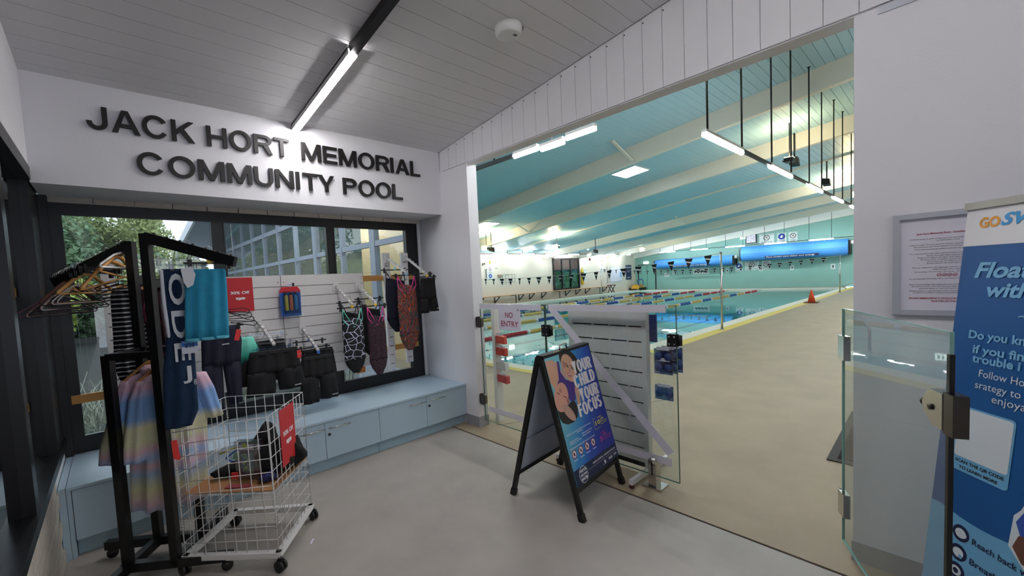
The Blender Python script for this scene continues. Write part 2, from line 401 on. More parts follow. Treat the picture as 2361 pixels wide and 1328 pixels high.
# foyer boarded ceiling
ceil = struct('ceiling', MB().hexa([(XL-.02, -6, cz(-6)+.02), (XR, -6, cz(-6)+.02), (XR, 3.95, cz(3.95)+.02), (XL-.02, 3.95, cz(3.95)+.02), (XL-.02, -6, cz(-6)+.1), (XR, -6, cz(-6)+.1), (XR, 3.95, cz(3.95)+.1), (XL-.02, 3.95, cz(3.95)+.1)]), M_gap)
P = .1425; g = .0035
plank = MB().hexa([(XL, 0, 0), (XR-.004, 0, 0), (XR-.004, P-g, -CS*(P-g)), (XL, P-g, -CS*(P-g)), (XL, 0, .03), (XR-.004, 0, .03), (XR-.004, P-g, .03-CS*(P-g)), (XL, P-g, .03-CS*(P-g))]).mesh('plank', M_board)
pieces('plank', plank, ceil, [(0, 3.918-P*k, cz(3.918-P*k)) for k in range(1, 56)])
# sign bulkhead and window wall
struct('wall_sign', MB().box(XL, XR, 3.87, 4.6, 2.345, 3.4), M_wall)
wf = struct('wall_window', MB().box(XL-.3, -.30, YW, YW+.16, 0, 2.345).box(2.80, XR+.06, YW, YW+.16, 0, 2.345).box(-.30, 2.80, YW+.02, YW+.16, 2.30, 2.345).box(-.30, 2.80, YW+.02, YW+.16, 0, .448), M_wall)
bk = MB().box(0, .232, -.022, .02, 2.302, 2.343).mesh('brick', M_brick)
pieces('brick', bk, wf, [(-.29+.24*k, YW, 0) for k in range(13)])
struct('trim_2', MB().box(2.797, 2.825, YW-.02, YW, .45, 2.30), M_wall)
# window to the garden
win = thing('window_1', None, None); win['kind'] = 'structure'
fr = MB()
y0, y1 = YW-.005, YW+.07
fr.box(-.30, 2.797, y0, y1, 2.222, 2.30).box(-.30, 2.797, y0, y1, .448, .565)
for a, b in ((-.30, -.24), (.694, .775), (1.702, 1.769), (2.648, 2.797)): fr.box(a, b, y0, y1, .565, 2.222)
struct('window_frame', fr, M_frame, win)
for a, b in ((-.24, .694), (.775, 1.702), (1.769, 2.648)):
    struct('pane', MB().box(a, b, YW+.03, YW+.036, .565, 2.222), M_glass, win)
    bd = MB().box(a, b, y0-.006, y0, .565, .575).box(a, b, y0-.006, y0, 2.212, 2.222).box(a, a+.01, y0-.006, y0, .575, 2.212).box(b-.01, b, y0-.006, y0, .575, 2.212)
    struct('glazing_bead', bd, M_frame, win)
# left wall: brick base, dark glazing, white wall above
lw = struct('wall_left', MB().box(XL-.2, XL-.012, -6, YW, 0, .545).hexa([(XL-.2, -6, 2.44), (XL, -6, 2.44), (XL, YW, 2.44), (XL-.2, YW, 2.44), (XL-.2, -6, cz(-6)+.1), (XL, -6, cz(-6)+.1), (XL, YW, cz(YW)+.2), (XL-.2, YW, cz(YW)+.2)]), M_wall)
bk2 = MB().box(XL-.02, XL-.001, 0, .232, 0, .078).mesh('brick', M_brick)
pieces('brick', bk2, lw, [(0, 3.40-.24*k-(.12 if j % 2 else 0), .004+.0865*j) for j in range(6) for k in range(11)])
wl = thing('window_2', None, None); wl['kind'] = 'structure'
f2 = MB().box(XL-.10, XL+.004, -6, YW, .545, .60).box(XL-.10, XL+.006, -6, YW, 2.36, 2.44)
for a, b in ((3.90, 4.34), (2.86, 2.96), (1.5, 1.6), (.1, .2), (-1.5, -1.4), (-3, -2.9), (-4.5, -4.4)): f2.box(XL-.10, XL-.01, a, b, .60, 2.36)
struct('window_frame', f2, M_frame, wl)
for a, b in ((2.96, 3.90), (1.6, 2.86), (.2, 1.5), (-1.4, .1), (-2.9, -1.5), (-4.4, -3)):
    struct('pane', MB().box(XL-.062, XL-.055, a, b, .60, 2.36), glass_mat('dark_window_glass', '#8f969c', boost=1.4), wl)
cor = MB(); k = 0; y = -6.0
pts = []
struct('corner_post', MB().box(XL-.12, -.296, YW-.05, YW+.02, .45, 2.345), M_frame, win)
while y < 4.6:
    pts.append((XL-.42-(.05 if k % 2 else 0), y)); pts.append((XL-.42-(.05 if k % 2 else 0), y+.06)); y += .085; k += 1
for i in range(len(pts)-1):
    a, b = pts[i], pts[i+1]; cor.add([(a[0], a[1], 0), (b[0], b[1], 0), (b[0], b[1], 2.7), (a[0], a[1], 2.7)], [(0, 1, 2, 3)])
struct('wall_cladding', cor, mat('black_corrugated_cladding', '#15161c', .55))
# opening wall: column, lintel clad in boards, right hand wall
OB = 2.977
struct('wall_column', MB().box(XR, OB, 3.393, YW+.2, 0, 2.812).box(XR+.012, OB, 3.393, 3.88, 2.812, 3.6).box(XR, OB, 3.88, YW+.2, 2.812, 3.6), M_wall)
struct('baseboard_1', MB().box(XR-.006, OB+.004, 3.387, 3.60, 0, .112), M_grey)
lint = struct('wall_lintel', MB().box(XR+.012, OB, .337, 3.393, 2.812, hz(0)+.3).box(XR+.012, OB, 3.393, YW+.2, 3.6, 5.2), M_wall)
P2 = .1405; ph = .74
n = 0
for k in range(-6, 25):
    ya = .46+P2*k; yb = ya+P2-.0035
    if yb > 3.87: break
    zt = cz(yb)-.004 if yb < 3.9 else 3.0
    put('cladding_board', MB().hexa([(XR, ya, 2.82), (XR+.012, ya, 2.82), (XR+.012, yb, 2.82), (XR, yb, 2.82), (XR, ya, cz(ya)-.003), (XR+.012, ya, cz(ya)-.003), (XR+.012, yb, cz(yb)-.003), (XR, yb, cz(yb)-.003)]).mesh('cladding_board', M_wall), lint)
nb = MB()
for k in range(-6, 25):
    ya = .46+P2*k-.012
    if .3 < ya < 3.8: nb.cyl((XR-.002, ya, cz(ya)-.035), (XR+.002, ya, cz(ya)-.035), .005, 6)
obj('nail_head', nb, M_ink, lint)['kind'] = 'stuff'
struct('wall_right', MB().box(XR, OB, -6, .337, 0, 2.805).box(XR+.012, OB, -6, .337, 2.805, 5.7), M_wall)
struct('trim_3', MB().box(XR-.004, XR+.012, -2, .25, 2.775, 2.812), mat('grey_metal_angle', '#8d9096', .4, metal=.6))
struct('baseboard_2', MB().box(XR-.006, OB+.004, -6, .343, 0, .105), M_grey)
# unseen room behind the camera, with a framed opening added for its daylight
struct('wall_back', MB().box(-3.6, XR, -6.1, -6, 0, .3).box(-3.6, XR, -6.1, -6, 2.6, 4.4).box(-3.6, XL-.2, -6.1, -6, .3, 2.6).box(2.2, XR, -6.1, -6, .3, 2.6), M_wall)
wb = thing('window_3', None, None); wb['kind'] = 'structure'
fb = MB()
for a in (XL-.2, .5, 1.35, 2.14): fb.box(a, a+.06, -6.08, -6.0, .3, 2.6)
struct('window_frame', fb, M_frame, wb)

# ================================================================ SETTING: pool hall
hc = struct('ceiling_hall', MB().hexa([(OB, -2.6, hz(-2.6)+.02), (34.2, -2.6, hz(-2.6)+.02), (34.2, 19.6, hz(19.6)+.02), (OB, 19.6, hz(19.6)+.02), (OB-.9, -2.6, hz(-2.6)+.2), (34.2, -2.6, hz(-2.6)+.2), (34.2, 19.6, hz(19.6)+.2), (OB-.9, 19.6, hz(19.6)+.2)]), M_hallgap)
PH = .142; gh = .006
pk = MB().hexa([(OB, 0, 0), (33.8, 0, 0), (33.8, PH-gh, -HS*(PH-gh)), (OB, PH-gh, -HS*(PH-gh)), (OB, 0, .018), (33.8, 0, .018), (33.8, PH-gh, .018-HS*(PH-gh)), (OB, PH-gh, .018-HS*(PH-gh))]).mesh('ceiling_plank', M_hallceil)
pieces('ceiling_plank', pk, hc, [(0, -2.6+PH*k, hz(-2.6+PH*k)) for k in range(147)])
def beam(name, x, y0, y1, w, d, m):
    return struct(name, MB().hexa([(x-w/2, y0, hz(y0)-d), (x+w/2, y0, hz(y0)-d), (x+w/2, y1, hz(y1)-d), (x-w/2, y1, hz(y1)-d), (x-w/2, y0, hz(y0)), (x+w/2, y0, hz(y0)), (x+w/2, y1, hz(y1)), (x-w/2, y1, hz(y1))]), m)
for i, x in enumerate((5.6, 9.70, 13.42, 21.6, 25.7, 29.7)):
    beam('beam', x, -2.6, 18.3, .14, .40, M_cream)
beam('beam', 17.6, -2.6, 18.3, .07, .06, M_cream)
beam('beam', 33.6, -2.6, 18.3, .3, .42, M_cream)
struct('wall_pool_side', MB().box(OB, 33.9, 18.3, 18.45, 0, hz(18.3)+.05).box(OB, 33.8, 18.24, 18.3, 2.83, 2.95), M_hwall)
struct('wall_far', MB().hexa([(33.8, -2.7, 0), (33.95, -2.7, 0), (33.95, 18.4, 0), (33.8, 18.4, 0), (33.8, -2.7, hz(-2.7)), (33.95, -2.7, hz(-2.7)), (33.95, 18.4, hz(18.4)), (33.8, 18.4, hz(18.4))]), M_teal)
struct('wall_hall_right', MB().box(OB, 33.9, -2.75, -2.6, 0, 5.7), M_hwall)
# pool basin
M_pool = mat('pool_floor_tiles', '#93e8f0', .5, var=.05, vscale=.8)
struct('pool_basin', MB().box(5.2, 33.2, 4.1, 17.9, -1.6, -1.5).box(5.2, 5.45, 4.1, 17.9, -1.5, -.14).box(32.7, 33.2, 4.1, 17.9, -1.5, -.14).box(5.2, 33.2, 4.1, 4.35, -1.5, -.14).box(5.2, 33.2, 17.6, 17.9, -1.5, -.14), M_pool)
struct('pool_coping', MB().box(5.2, 5.45, 4.02, 17.9, -.14, .004).box(32.7, 32.95, 4.02, 17.9, -.14, .004).box(5.45, 32.7, 4.02, 4.35, -.14, .004).box(5.45, 32.7, 17.6, 17.9, -.14, .004), mat('white_coping_tiles', '#f3ecdc', .5, var=.03))
struct('deck_line', MB().box(5.05, 33, 3.76, 4.02, -.12, .003).box(5.05, 5.2, 4.02, 17.9, -.12, .003), mat('yellow_deck_line', '#e6cf6a', .6, var=.05))
struct('pool_gutter', MB().box(5.45, 32.7, 4.35, 4.60, -.17, -.115).box(5.45, 5.68, 4.6, 17.6, -.17, -.115), mat('gutter_grating', '#6d7f80', .5))
lm = MB()
for yy in (5.9, 7.6, 9.5, 11.45, 13.4, 15.4): lm.box(7.0, 31.2, yy-.13, yy+.13, -1.5, -1.492)
for yy in (4.6+.62,): lm.box(5.7, 32.5, yy-.04, yy+.04, -1.5, -1.492)
struct('pool_lane_line', lm, mat('navy_lane_tiles', '#21587a', .5))
M_water = glass_mat('pool_water', '#c2f0f3', ior=1.33, bump=.06, bscale=2.2, boost=1.25)
struct('water', MB().add([(5.45, 4.35, -.10), (32.7, 4.35, -.10), (32.7, 17.6, -.10), (5.45, 17.6, -.10)], [(0, 1, 2, 3)]), M_water)
# far corner door and pool side window
d1 = struct('door_1', MB().box(33.76, 33.79, 16.5, 17.95, 0, 2.05), mat('teal_door', '#84c2b4', .5))
struct('door_frame', MB().box(33.72, 33.8, 16.45, 16.50, 0, 2.12).box(33.72, 33.8, 17.95, 18.02, 0, 2.12).box(33.72, 33.8, 16.45, 18.02, 2.05, 2.12), M_frame, d1)
struct('door_leaf_joint', MB().box(33.75, 33.76, 17.19, 17.21, 0, 2.05), M_frame, d1)
w4 = thing('window_4', None, None); w4['kind'] = 'structure'
f4 = MB().box(22.58, 25.57, 18.2, 18.3, 2.66, 2.76).box(22.58, 25.57, 18.2, 18.3, .56, .66)
for a in (22.58, 23.50, 24.47, 25.47): f4.box(a, a+.10, 18.2, 18.3, .56, 2.76)
f4.box(22.58, 25.57, 18.21, 18.29, 1.92, 1.98)
struct('window_frame', f4, M_frame, w4)
for a, b in ((22.68, 23.5), (23.6, 24.47), (24.57, 25.47)):
    struct('pane', MB().box(a, b, 18.262, 18.268, .66, 1.92), glass_mat('garden_view_glass', '#cfe0d8'), w4)
    struct('blind', MB().box(a, b, 18.27, 18.28, 1.98, 2.66), mat('brown_mesh_blind', '#5a4b45', .8), w4)
    nm = MB().box(a, b, 18.285, 18.296, .6, 1.95)
    struct('garden_view', nm, pattern_mat('garden_view_print', [(0, '#4a6b58'), (.40, '#6f9a74'), (.50, '#8fb299'), (.57, '#b4c8d0')], s=3.0, dist=1.5), w4)
# ================================================================ OUTSIDE the garden window
struct('ground', MB().box(-40, 2.6, YW+.16, 60, -.3, -.02), mat('garden_soil', '#20231e', .95, var=.3, vscale=4))
# glazed side wall of the pool hall that stands beside the garden
ws = thing('window_5', None, None); ws['kind'] = 'structure'
M_gf = mat('grey_window_frame', '#8f98a6', .45)
ff = MB()
YS = [4.62, 5.8, 7.0, 8.2, 9.4, 10.6, 11.8, 13.0, 14.2, 15.4, 16.6, 17.8, 18.9]
for z0, z1 in ((.0, .35), (2.17, 2.25), (2.92, 3.02), (1.05, 1.12)):
    ff.box(2.99, 3.06, 4.55, 18.9, z0, z1)
for i, y in enumerate(YS): ff.box(2.98, 3.07, y, y+(.06 if i not in (3, 1) else .16), .35, hz(y+.1)-.02)
struct('window_frame', ff, M_gf, ws)
for a, b in zip(YS[:-1], YS[1:]):
    struct('pane', MB().add([(3.02, a+.09, .35), (3.02, b, .35), (3.02, b, hz(b)), (3.02, a+.09, hz(a))], [(0, 1, 2, 3)]), glass_mat('hall_side_glass', '#e2e8ec', boost=1.3), ws)
struct('eaves', MB().hexa([(1.9, 4.8, hz(4.8)+.03), (2.97, 4.8, hz(4.8)+.03), (2.97, 19.8, hz(19.8)+.03), (1.9, 19.8, hz(19.8)+.03), (1.9, 4.8, hz(4.8)+.2), (2.97, 4.8, hz(4.8)+.2), (2.97, 19.8, hz(19.8)+.2), (1.9, 19.8, hz(19.8)+.2)]), mat('grey_soffit', '#9aa5b8', .6))
struct('fascia', MB().bar((1.86, 4.8, hz(4.8)+.12), (1.86, 19.8, hz(19.8)+.12), .06, .26), mat('white_fascia', '#dde2ea', .5))
struct('wall_office', MB().box(4.4, 4.5, 5.45, 9.2, 0, 3.9), mat('beige_office_wall', '#e0c08c', .6, var=.05, vscale=1))
for a_, b_, lab in ((5.85, 7.02, 'lit tube seen through the right window pane, nearer the foyer'), (8.19, 9.36, 'lit tube seen through the window panes, farther along')):
    t = thing('suspended_lamp', lab, 'lamp', (3.69, a_, 3.0)); obj('lit_tube', MB().tube([(3.69, a_, 3.0), (3.69, b_, 3.0)], .024, 8), M_lamph, t); obj('drop_rod', MB().tube([(3.69, a_+.1, 3.0), (3.69, a_+.1, hz(a_+.1))], .008, 6), M_black, t)
# trees and bushes
M_bark = mat('eucalypt_bark', '#6b6258', .9, var=.3)
LEAF = [mat('dark_leaf', '#5f7a58', .7, var=.35, vscale=3), mat('olive_leaf', '#8f9a62', .7, var=.35, vscale=3), mat('bright_leaf', '#adc060', .7, var=.3, vscale=3)]
def crown(cx, cy, cz_, R, n, s, m, flat=.7, blobs=14):
    mb = MB(); bl = []
    for _ in range(blobs):
        a = rnd.uniform(0, 2*PI); q = rnd.random()**.5*R; bl.append((cx+q*math.cos(a), cy+q*math.sin(a), cz_+rnd.uniform(-1, 1)*R*flat, R*rnd.uniform(.25, .5)))
    for _ in range(n):
        b = rnd.choice(bl); d = Vector((rnd.gauss(0, 1), rnd.gauss(0, 1), rnd.gauss(0, 1))).normalized()*b[3]*rnd.random()**.4
        c = Vector(b[:3])+d; u = Vector((rnd.gauss(0, 1), rnd.gauss(0, 1), rnd.gauss(0, 1))).normalized(); v = u.cross(Vector((rnd.gauss(0, 1), rnd.gauss(0, 1), rnd.gauss(0, 1)))).normalized()
        q = s*rnd.uniform(.6, 1.4); mb.add([c-u*q, c-v*q*.5, c+u*q, c+v*q*.5], [(0, 1, 2, 3)])
    return mb
TREES = [(-7.5, 27, 2.7, 2.3, 'tall grey-green gum tree with sky showing through its crown', 0, 12000, .10),
         (-3.2, 30, 4.6, 3.4, 'broad dark gum tree behind the clothes rack arm', 0, 18000, .11),
         (.8, 31, 4.4, 3.2, 'olive gum tree with yellowing leaves beside the grey eaves', 1, 16000, .10),
         (-9.5, 23, 1.2, 2.3, 'low dark tree by the black corner post', 0, 8000, .10),
         (-4.6, 19, 1.6, 1.35, 'bright green bush under the gum trees', 2, 5000, .08),
         (-2.2, 20, 1.6, 1.5, 'second bright bush, above the timber coat hangers', 2, 4500, .09),
         (.6, 22, 1.7, 1.9, 'mid green bush seen between the two rack posts', 0, 6500, .11),
         (1.4, 15, 1.9, .9, 'small yellowing shrub below the grey eaves', 1, 3500, .07)]
for (x, y, z, R, lab, mi, n, s) in TREES:
    t = thing('tree', lab, 'tree', (x, y, -.02), 'trees outside the garden window')
    tr = MB(); tr.tube([(x, y, -.05), (x+.1, y, z*.5), (x-.05, y+.1, z)], [R*.07, R*.05, R*.02], 8)
    for k in range(5): a = 2*PI*k/5; tr.tube([(x, y, z*.45+.2*k), (x+R*.5*math.cos(a), y+R*.5*math.sin(a), z+R*.3)], [R*.03, R*.01], 5)
    obj('trunk', tr, M_bark, t)
    c = obj('crown', crown(x, y, z, R, n, s, LEAF[mi]), LEAF[mi], t); c['kind'] = 'stuff'
hg = MB()
for _ in range(9000):
    x = rnd.uniform(-16, 2.2); y = rnd.uniform(24, 27); z = rnd.uniform(0, 2.1); u = Vector((rnd.gauss(0, 1), rnd.gauss(0, 1), rnd.gauss(0, 1))).normalized()*.2; v = Vector((u.y, -u.z, u.x))
    c = Vector((x, y, z)); hg.add([c-u, c-v*.6, c+u, c+v*.6], [(0, 1, 2, 3)])
tag(obj('foliage', hg, LEAF[0]), 'dark understorey foliage behind the lawn and bushes', 'foliage', kind='stuff')
M_grass = mat('dry_tuft_grass', '#8b937f', .8, var=.4, vscale=5)
TUFTS = [(-.12, 5.15, 'nearest strappy grass tuft behind the pale timber rail'), (-.35, 5.9, 'second strappy grass tuft beyond the nearest one'), (.35, 5.5, 'grass tuft behind the clothes rack post'), (-.8, 6.9, 'far grass tuft at the edge of the dark bed'), (1.1, 5.6, 'grass tuft behind the white slat boards'), (2.2, 5.3, 'grass tuft below the swimsuits, outside the glass')]
for x, y, lab in TUFTS:
    mb = MB()
    for _ in range(110):
        a = rnd.uniform(0, 2*PI); L = rnd.uniform(.35, .8); h = rnd.uniform(.35, .85); b = Vector((x+rnd.gauss(0, .05), y+rnd.gauss(0, .05), -.02)); dr = Vector((math.cos(a), math.sin(a), 0)); sd = Vector((-dr.y, dr.x, 0))*.006
        p = [b, b+dr*L*.3+Z*h*.75, b+dr*L*.7+Z*h, b+dr*L+Z*h*.75]
        for i in range(3):
            k0, k1 = 1-i/3, 1-(i+1)/3+.05; mb.add([p[i]-sd*k0, p[i]+sd*k0, p[i+1]+sd*k1, p[i+1]-sd*k1], [(0, 1, 2, 3)])
    o = solo('grass_tuft', mb, M_grass, lab, 'plant', 'grass tufts outside the window')
rk = MB(); 
for i, (x, y, r) in enumerate(((.15, 5.0, .2), (-.45, 5.3, .26))):
    m_ = MB().lathe([(r*.2, 0), (r, .05), (r*.95, r*.5), (r*.5, r*.8), (.01, r*.86)], (x, y, -.03), 10); solo('rock', m_, mat('grey_rock', '#6f7885', .9, var=.3, vscale=8, bump=.5, bscale=12), ['grey boulder under the window glass, nearer the bench', 'larger grey boulder in the grass by the corner'][i], 'rock', 'boulders in the garden bed')

# ================================================================ BENCH CABINETS under the window
M_gapd = mat('dark_joint', '#1d2328', .8)
wt = tag(obj('worktop', MB().box(-.30, XR-.002, 3.59, YW-.006, .430, .448), M_bench), 'pale blue laminate worktop running the length of the window', 'worktop')
tag(obj('end_board', MB().box(-.337, -.303, 3.60, 4.30, 0, .448), M_bench), 'pale blue end board where bench meets brick base', 'board')
H = [(-.276, .236, 'R'), (.240, .757, 'L'), (.761, 1.275, 'R'), (1.279, 1.786, 'L'), (1.790, 2.316, 'R'), (2.320, 2.838, 'L')]
labs = ['pale blue bench cabinet behind the black clothes rack', 'pale blue bench cabinet behind the wire cart', 'pale blue bench cabinet against the white column']
for c in range(3):
    a = H[2*c]; b = H[2*c+1]
    t = thing('bench_cabinet', labs[c], 'cabinet', ((a[0]+b[1])/2, 3.97, 0), 'pale blue cabinets under the window')
    obj('carcass', MB().box(a[0]-.001, b[1]+.001, 3.622, 4.32, .107, .4285), M_gapd, t)
    obj('kickboard', MB().box(a[0], b[1], 3.645, 3.66, 0, .105), M_kick, t)
    for (x0, x1, hs) in (a, b):
        d = obj('door', MB().box(x0, x1, 3.600, 3.618, .109, .425), M_bench, t)
        hx = (x0+.02, x0+.215) if hs == 'L' else (x1-.205, x1-.01)
        h = MB().tube([(hx[0], 3.572, .376), (hx[1], 3.572, .376)], .0055, 8)
        for q in (hx[0]+.025, hx[1]-.045): h.tube([(q, 3.60, .376), (q, 3.572, .376)], .004, 6)
        obj('handle', h, M_steel, d)
        if hs == 'L': obj('lock', MB().lathe([(.013, 0), (.013, .006), (.008, .008)], (x0+.032, 3.592, .318), 12, 'y'), M_dchrome, d)
obj('left_stile', MB().box(-.301, -.280, 3.602, 3.66, 0, .428), M_bench, [o for o in bpy.data.objects if o.name == 'bench_cabinet'][0])

# ================================================================ LAMP, DETECTOR on the foyer ceiling
def lamp_line(x, segs, tracks, label, name='linear_lamp'):
    t = thing(name, label, 'lamp', (x, segs[0][0], cz(segs[0][0])))
    for a, b in segs+tracks: pass
    for a, b in segs:
        obj('lit_tube', MB().tube([(x, a, cz(a)-.046), (x, b, cz(b)-.046)], .026, 12), M_lamp, t)
        obj('tube_back', MB().bar((x, a, cz(a)-.012), (x, b, cz(b)-.012), .066, .024).bar((x-.031, a, cz(a)-.035), (x-.031, b, cz(b)-.035), .004, .046).bar((x+.031, a, cz(a)-.035), (x+.031, b, cz(b)-.035), .004, .046), M_whitepl, t)
    for a, b in tracks: obj('track', MB().bar((x, a, cz(a)-.03), (x, b, cz(b)-.03), .055, .05), M_black, t)
    return t
lamp_line(1.307, [(3.90, 2.67)], [(2.66, 1.44)], 'lit linear ceiling lamp with black track above the wall lettering')
lamp_line(1.307, [(1.42, .20)], [(.19, -1.0)], 'unseen lit linear ceiling lamp added overhead, continuing the same track', 'linear_lamp')  # unseen lamp added along the track to light the foyer
lamp_line(1.307, [(-1.02, -2.24)], [(-2.25, -3.4)], 'unseen lit linear ceiling lamp added at the entrance end of the track', 'linear_lamp')  # another unseen lamp, added behind the camera for foyer light
dx, dy = 2.09, 1.985; dz = cz(dy)
t = thing('smoke_detector', 'round white detector fixed to the boarded ceiling', 'detector', (dx, dy, dz))
obj('body', MB().lathe([(.092, 0), (.092, -.03), (.084, -.055), (.07, -.062), (0.001, -.064)], (dx, dy, dz-.002), 28), M_whitepl, t)
obj('indicator_light', MB().lathe([(.006, 0), (.005, -.004), (.001, -.005)], (dx-.055, dy+.02, dz-.058), 10), mat('green_indicator', '#7dff9a', .4, emit='#7dff9a', estr=4), t)
obj('label_plate', MB().box(dx+.005, dx+.035, dy-.05, dy-.03, dz-.066, dz-.063), mat('grey_print', '#6c6c74', .6), t)
obj('cable', MB().tube([(dx+.02, dy-.06, dz), (dx+.07, dy-.07, dz-.012), (dx+.10, dy-.03, dz-.008)], .003, 5), M_ink, t)

# ================================================================ WALL LETTERING
sg = thing('wall_sign', 'large black raised letters spelling the pool name on the white bulkhead', 'sign', (1.27, 3.87, 2.46))
def sign_line(words, z, h):
    for s, x0, x1 in words:
        word(s, (x0, 3.846, z), X, Z, h, x1-x0, M_letter, sg, sx=.165, sy=.155, kern={'AC': .03, 'TY': .08, 'IA': 0, 'AL': 0})
sign_line([('JACK', -.041, .556), ('HORT', .635, 1.24), ('MEMORIAL', 1.338, 2.572)], 2.733, .152)
sign_line([('COMMUNITY', .2, 1.617), ('POOL', 1.70, 2.34)], 2.466, .152)
# ================================================================ SHOP WALL in front of the window
for z0, lab in ((.825, 'lower pale timber rail across the window frame'), (1.635, 'upper pale timber rail across the window frame')):
    solo('timber_rail', MB().box(-.28, 2.72, 4.312, 4.333, z0, z0+.062), M_timber, lab, 'rail')
for x, z0, z1, lab in ((-.055, .60, 1.86, 'white slotted wall standard by the black corner post'), (2.294, .62, 1.945, 'white slotted wall standard left of the orange-print swimsuit hook'), (2.528, .66, 1.945, 'white slotted wall standard behind the black shorts near the column')):
    t = thing('wall_standard', lab, 'standard', (x+.04, 4.29, z0), 'slotted standards fixed over the window')
    obj('upright', MB().box(x, x+.082, 4.275, 4.31, z0, z1), M_slat, t)
    sl = MB(); zz = z0+.06
    while zz < z1-.05: sl.box(x+.02, x+.062, 4.272, 4.276, zz, zz+.006); zz += .1015
    obj('slot', sl, M_gapd, t)['kind'] = 'stuff'
slw = thing('slat_wall', 'white slatted display wall mounted over the middle of the window', 'display wall', (1.35, 4.28, .72))
zz = 1.727; i = 0
for i in range(10):
    h = .104 if i == 0 else .0955
    for (a, b) in ((.40, 1.197), (1.203, 2.03+.005*i)):
        obj('slat', MB().box(a, b, 4.262, 4.279, zz-h, zz), M_slat, slw)
    zz -= h+.0055
obj('backing', MB().box(.41, 2.02, 4.28, 4.295, .74, 1.72), mat('slat_backing', '#8d8884', .8), slw)
scw = MB()
for (sx, sz) in ((1.175, 1.66), (1.225, 1.66), (2.01, 1.69), (2.01, 1.665), (1.215, 1.16)): scw.lathe([(.004, 0), (.004, -.003)], (sx, 4.262, sz), 8, 'y')
obj('screw', scw, M_dchrome, slw)['kind'] = 'stuff'
def sale_sign(O, U, V, w, h, txt, label):
    U = Vector(U); V = Vector(V); N = U.cross(V)
    t = thing('sale_sign', label, 'sign', O)
    O = Vector(O)
    obj('card', MB().hexa([O, O+U*w, O+U*w-N*.003, O-N*.003, O+V*h, O+U*w+V*h, O+U*w+V*h-N*.003, O+V*h-N*.003]), M_red, t)
    c = O+U*w/2+N*.0015
    text(txt, c+V*h*.52, U, V, h*.085, M_print, t, width=w*.70, bold=.025, align='C')
    lo = obj('logo_box', MB().hexa([c-U*w*.17+V*h*.36, c+U*w*.17+V*h*.36, c+U*w*.17+V*h*.36-N*.001, c-U*w*.17+V*h*.36-N*.001, c-U*w*.17+V*h*.42, c+U*w*.17+V*h*.42, c+U*w*.17+V*h*.42-N*.001, c-U*w*.17+V*h*.42-N*.001]), M_print, t)
    text('speedo', c+V*h*.385+N*.001, U, V, h*.022, M_red, t, width=w*.2, align='C')
    obj('logo_arrow', MB().prism([(-w*.1, h*.335), (w*.12, h*.372), (-w*.02, h*.372)], c, U, V, N, .0008), M_print, t)
    return t
sale_sign((.745, 4.245, 1.412), X, Z, .21, .305, '30% Off', 'red 30% Off card on the white slat wall beside the aqua towel')
# hooks
PEGS = [(.98, 1.309, 3.80, 1.135, 'white stepped hook above the row of clear hangers with black shorts'), (1.363, 1.204, 3.87, 1.02, 'white stepped hook with blue size markers and black shorts'), (1.724, 1.597, 3.885, 1.414, 'white stepped hook holding the mint-strapped swimsuit'), (1.963, 1.585, 3.87, 1.413, 'white stepped hook holding the pink-strapped maroon swimsuit'), (2.335, 1.884, 3.865, 1.71, 'white stepped hook on the standard, holding the orange-print swimsuit'), (2.57, 1.898, 3.83, 1.678, 'white stepped hook on the standard, holding shorts nearest the column')]
for x, z0, ye, ze, lab in PEGS:
    t = thing('display_hook', lab, 'hook', (x, 4.262, z0), 'white display hooks')
    obj('bracket', MB().box(x-.03, x+.03, 4.250, 4.262 if x < 2.1 else 4.274, z0-.05, z0+.045), M_whitepl, t)
    obj('arm', MB().bar((x, 4.255, z0), (x, ye, ze), .022, .018), M_whitepl, t)
    kb = MB()
    for k in range(7):
        q = (k+.6)/7; p = Vector((x, 4.255+(ye-4.255)*q, z0+(ze-z0)*q+.012)); kb.lathe([(.009, 0), (.010, .006), (.006, .012), (.001, .013)], p, 8)
    obj('stud', kb, M_whitepl, t)['kind'] = 'stuff'
def P_on(i, q):
    x, z0, ye, ze, _ = PEGS[i]; return Vector((x, 4.255+(ye-4.255)*q, z0+(ze-z0)*q+.01))
def hook_pts(p, U, drop=.06, r=.016):
    """wire hook that sits over a rail at p and hangs down"""
    U = Vector(U); pts = [p+U*(r*math.cos(a))+Z*(r*math.sin(a)) for a in [PI*1.15-k*PI*1.05/7 for k in range(8)]]
    pts = [p+Vector((0, 0, 0))+U*0+Y*0+Vector(q-p) for q in pts]; pts.append(p+U*r*.9-Z*.015); pts.append(p-Z*drop); return pts
def clip_hanger(name, label, p, U, w, m, group=None, dot=None, drop=.055, comb=False, hm=None):
    U = Vector(U).normalized(); N = U.cross(Z)
    t = thing(name, label, 'hanger', p, group)
    obj('hook', MB().tube(hook_pts(p, U, drop), .0018, 5), hm or M_steel, t)
    c = p-Z*(drop+.012)
    mb = MB().bar(c-U*w/2, c+U*w/2, .006, .012)
    if comb:
        for k in range(5):
            for s in (-1, 1): a = c+U*s*(w/2-.01-.012*k); mb.bar(a, a-Z*.028, .003, .003, (0, 1, 0))
    obj('bar', mb, m, t)
    for s in (-1, 1): obj('clip', MB().obox(c+U*s*w*.38-Z*.006, U, Z, N, .009, .026, .008), m, t)
    if dot:
        cc = c+Z*.022-N*(-.004); obj('size_marker', MB().prism([(.016*math.cos(2*PI*k/16), .016*math.sin(2*PI*k/16)) for k in range(16)], c+Z*.012+N*.008, U, Z, N, .004), dot, t)
    return t, c
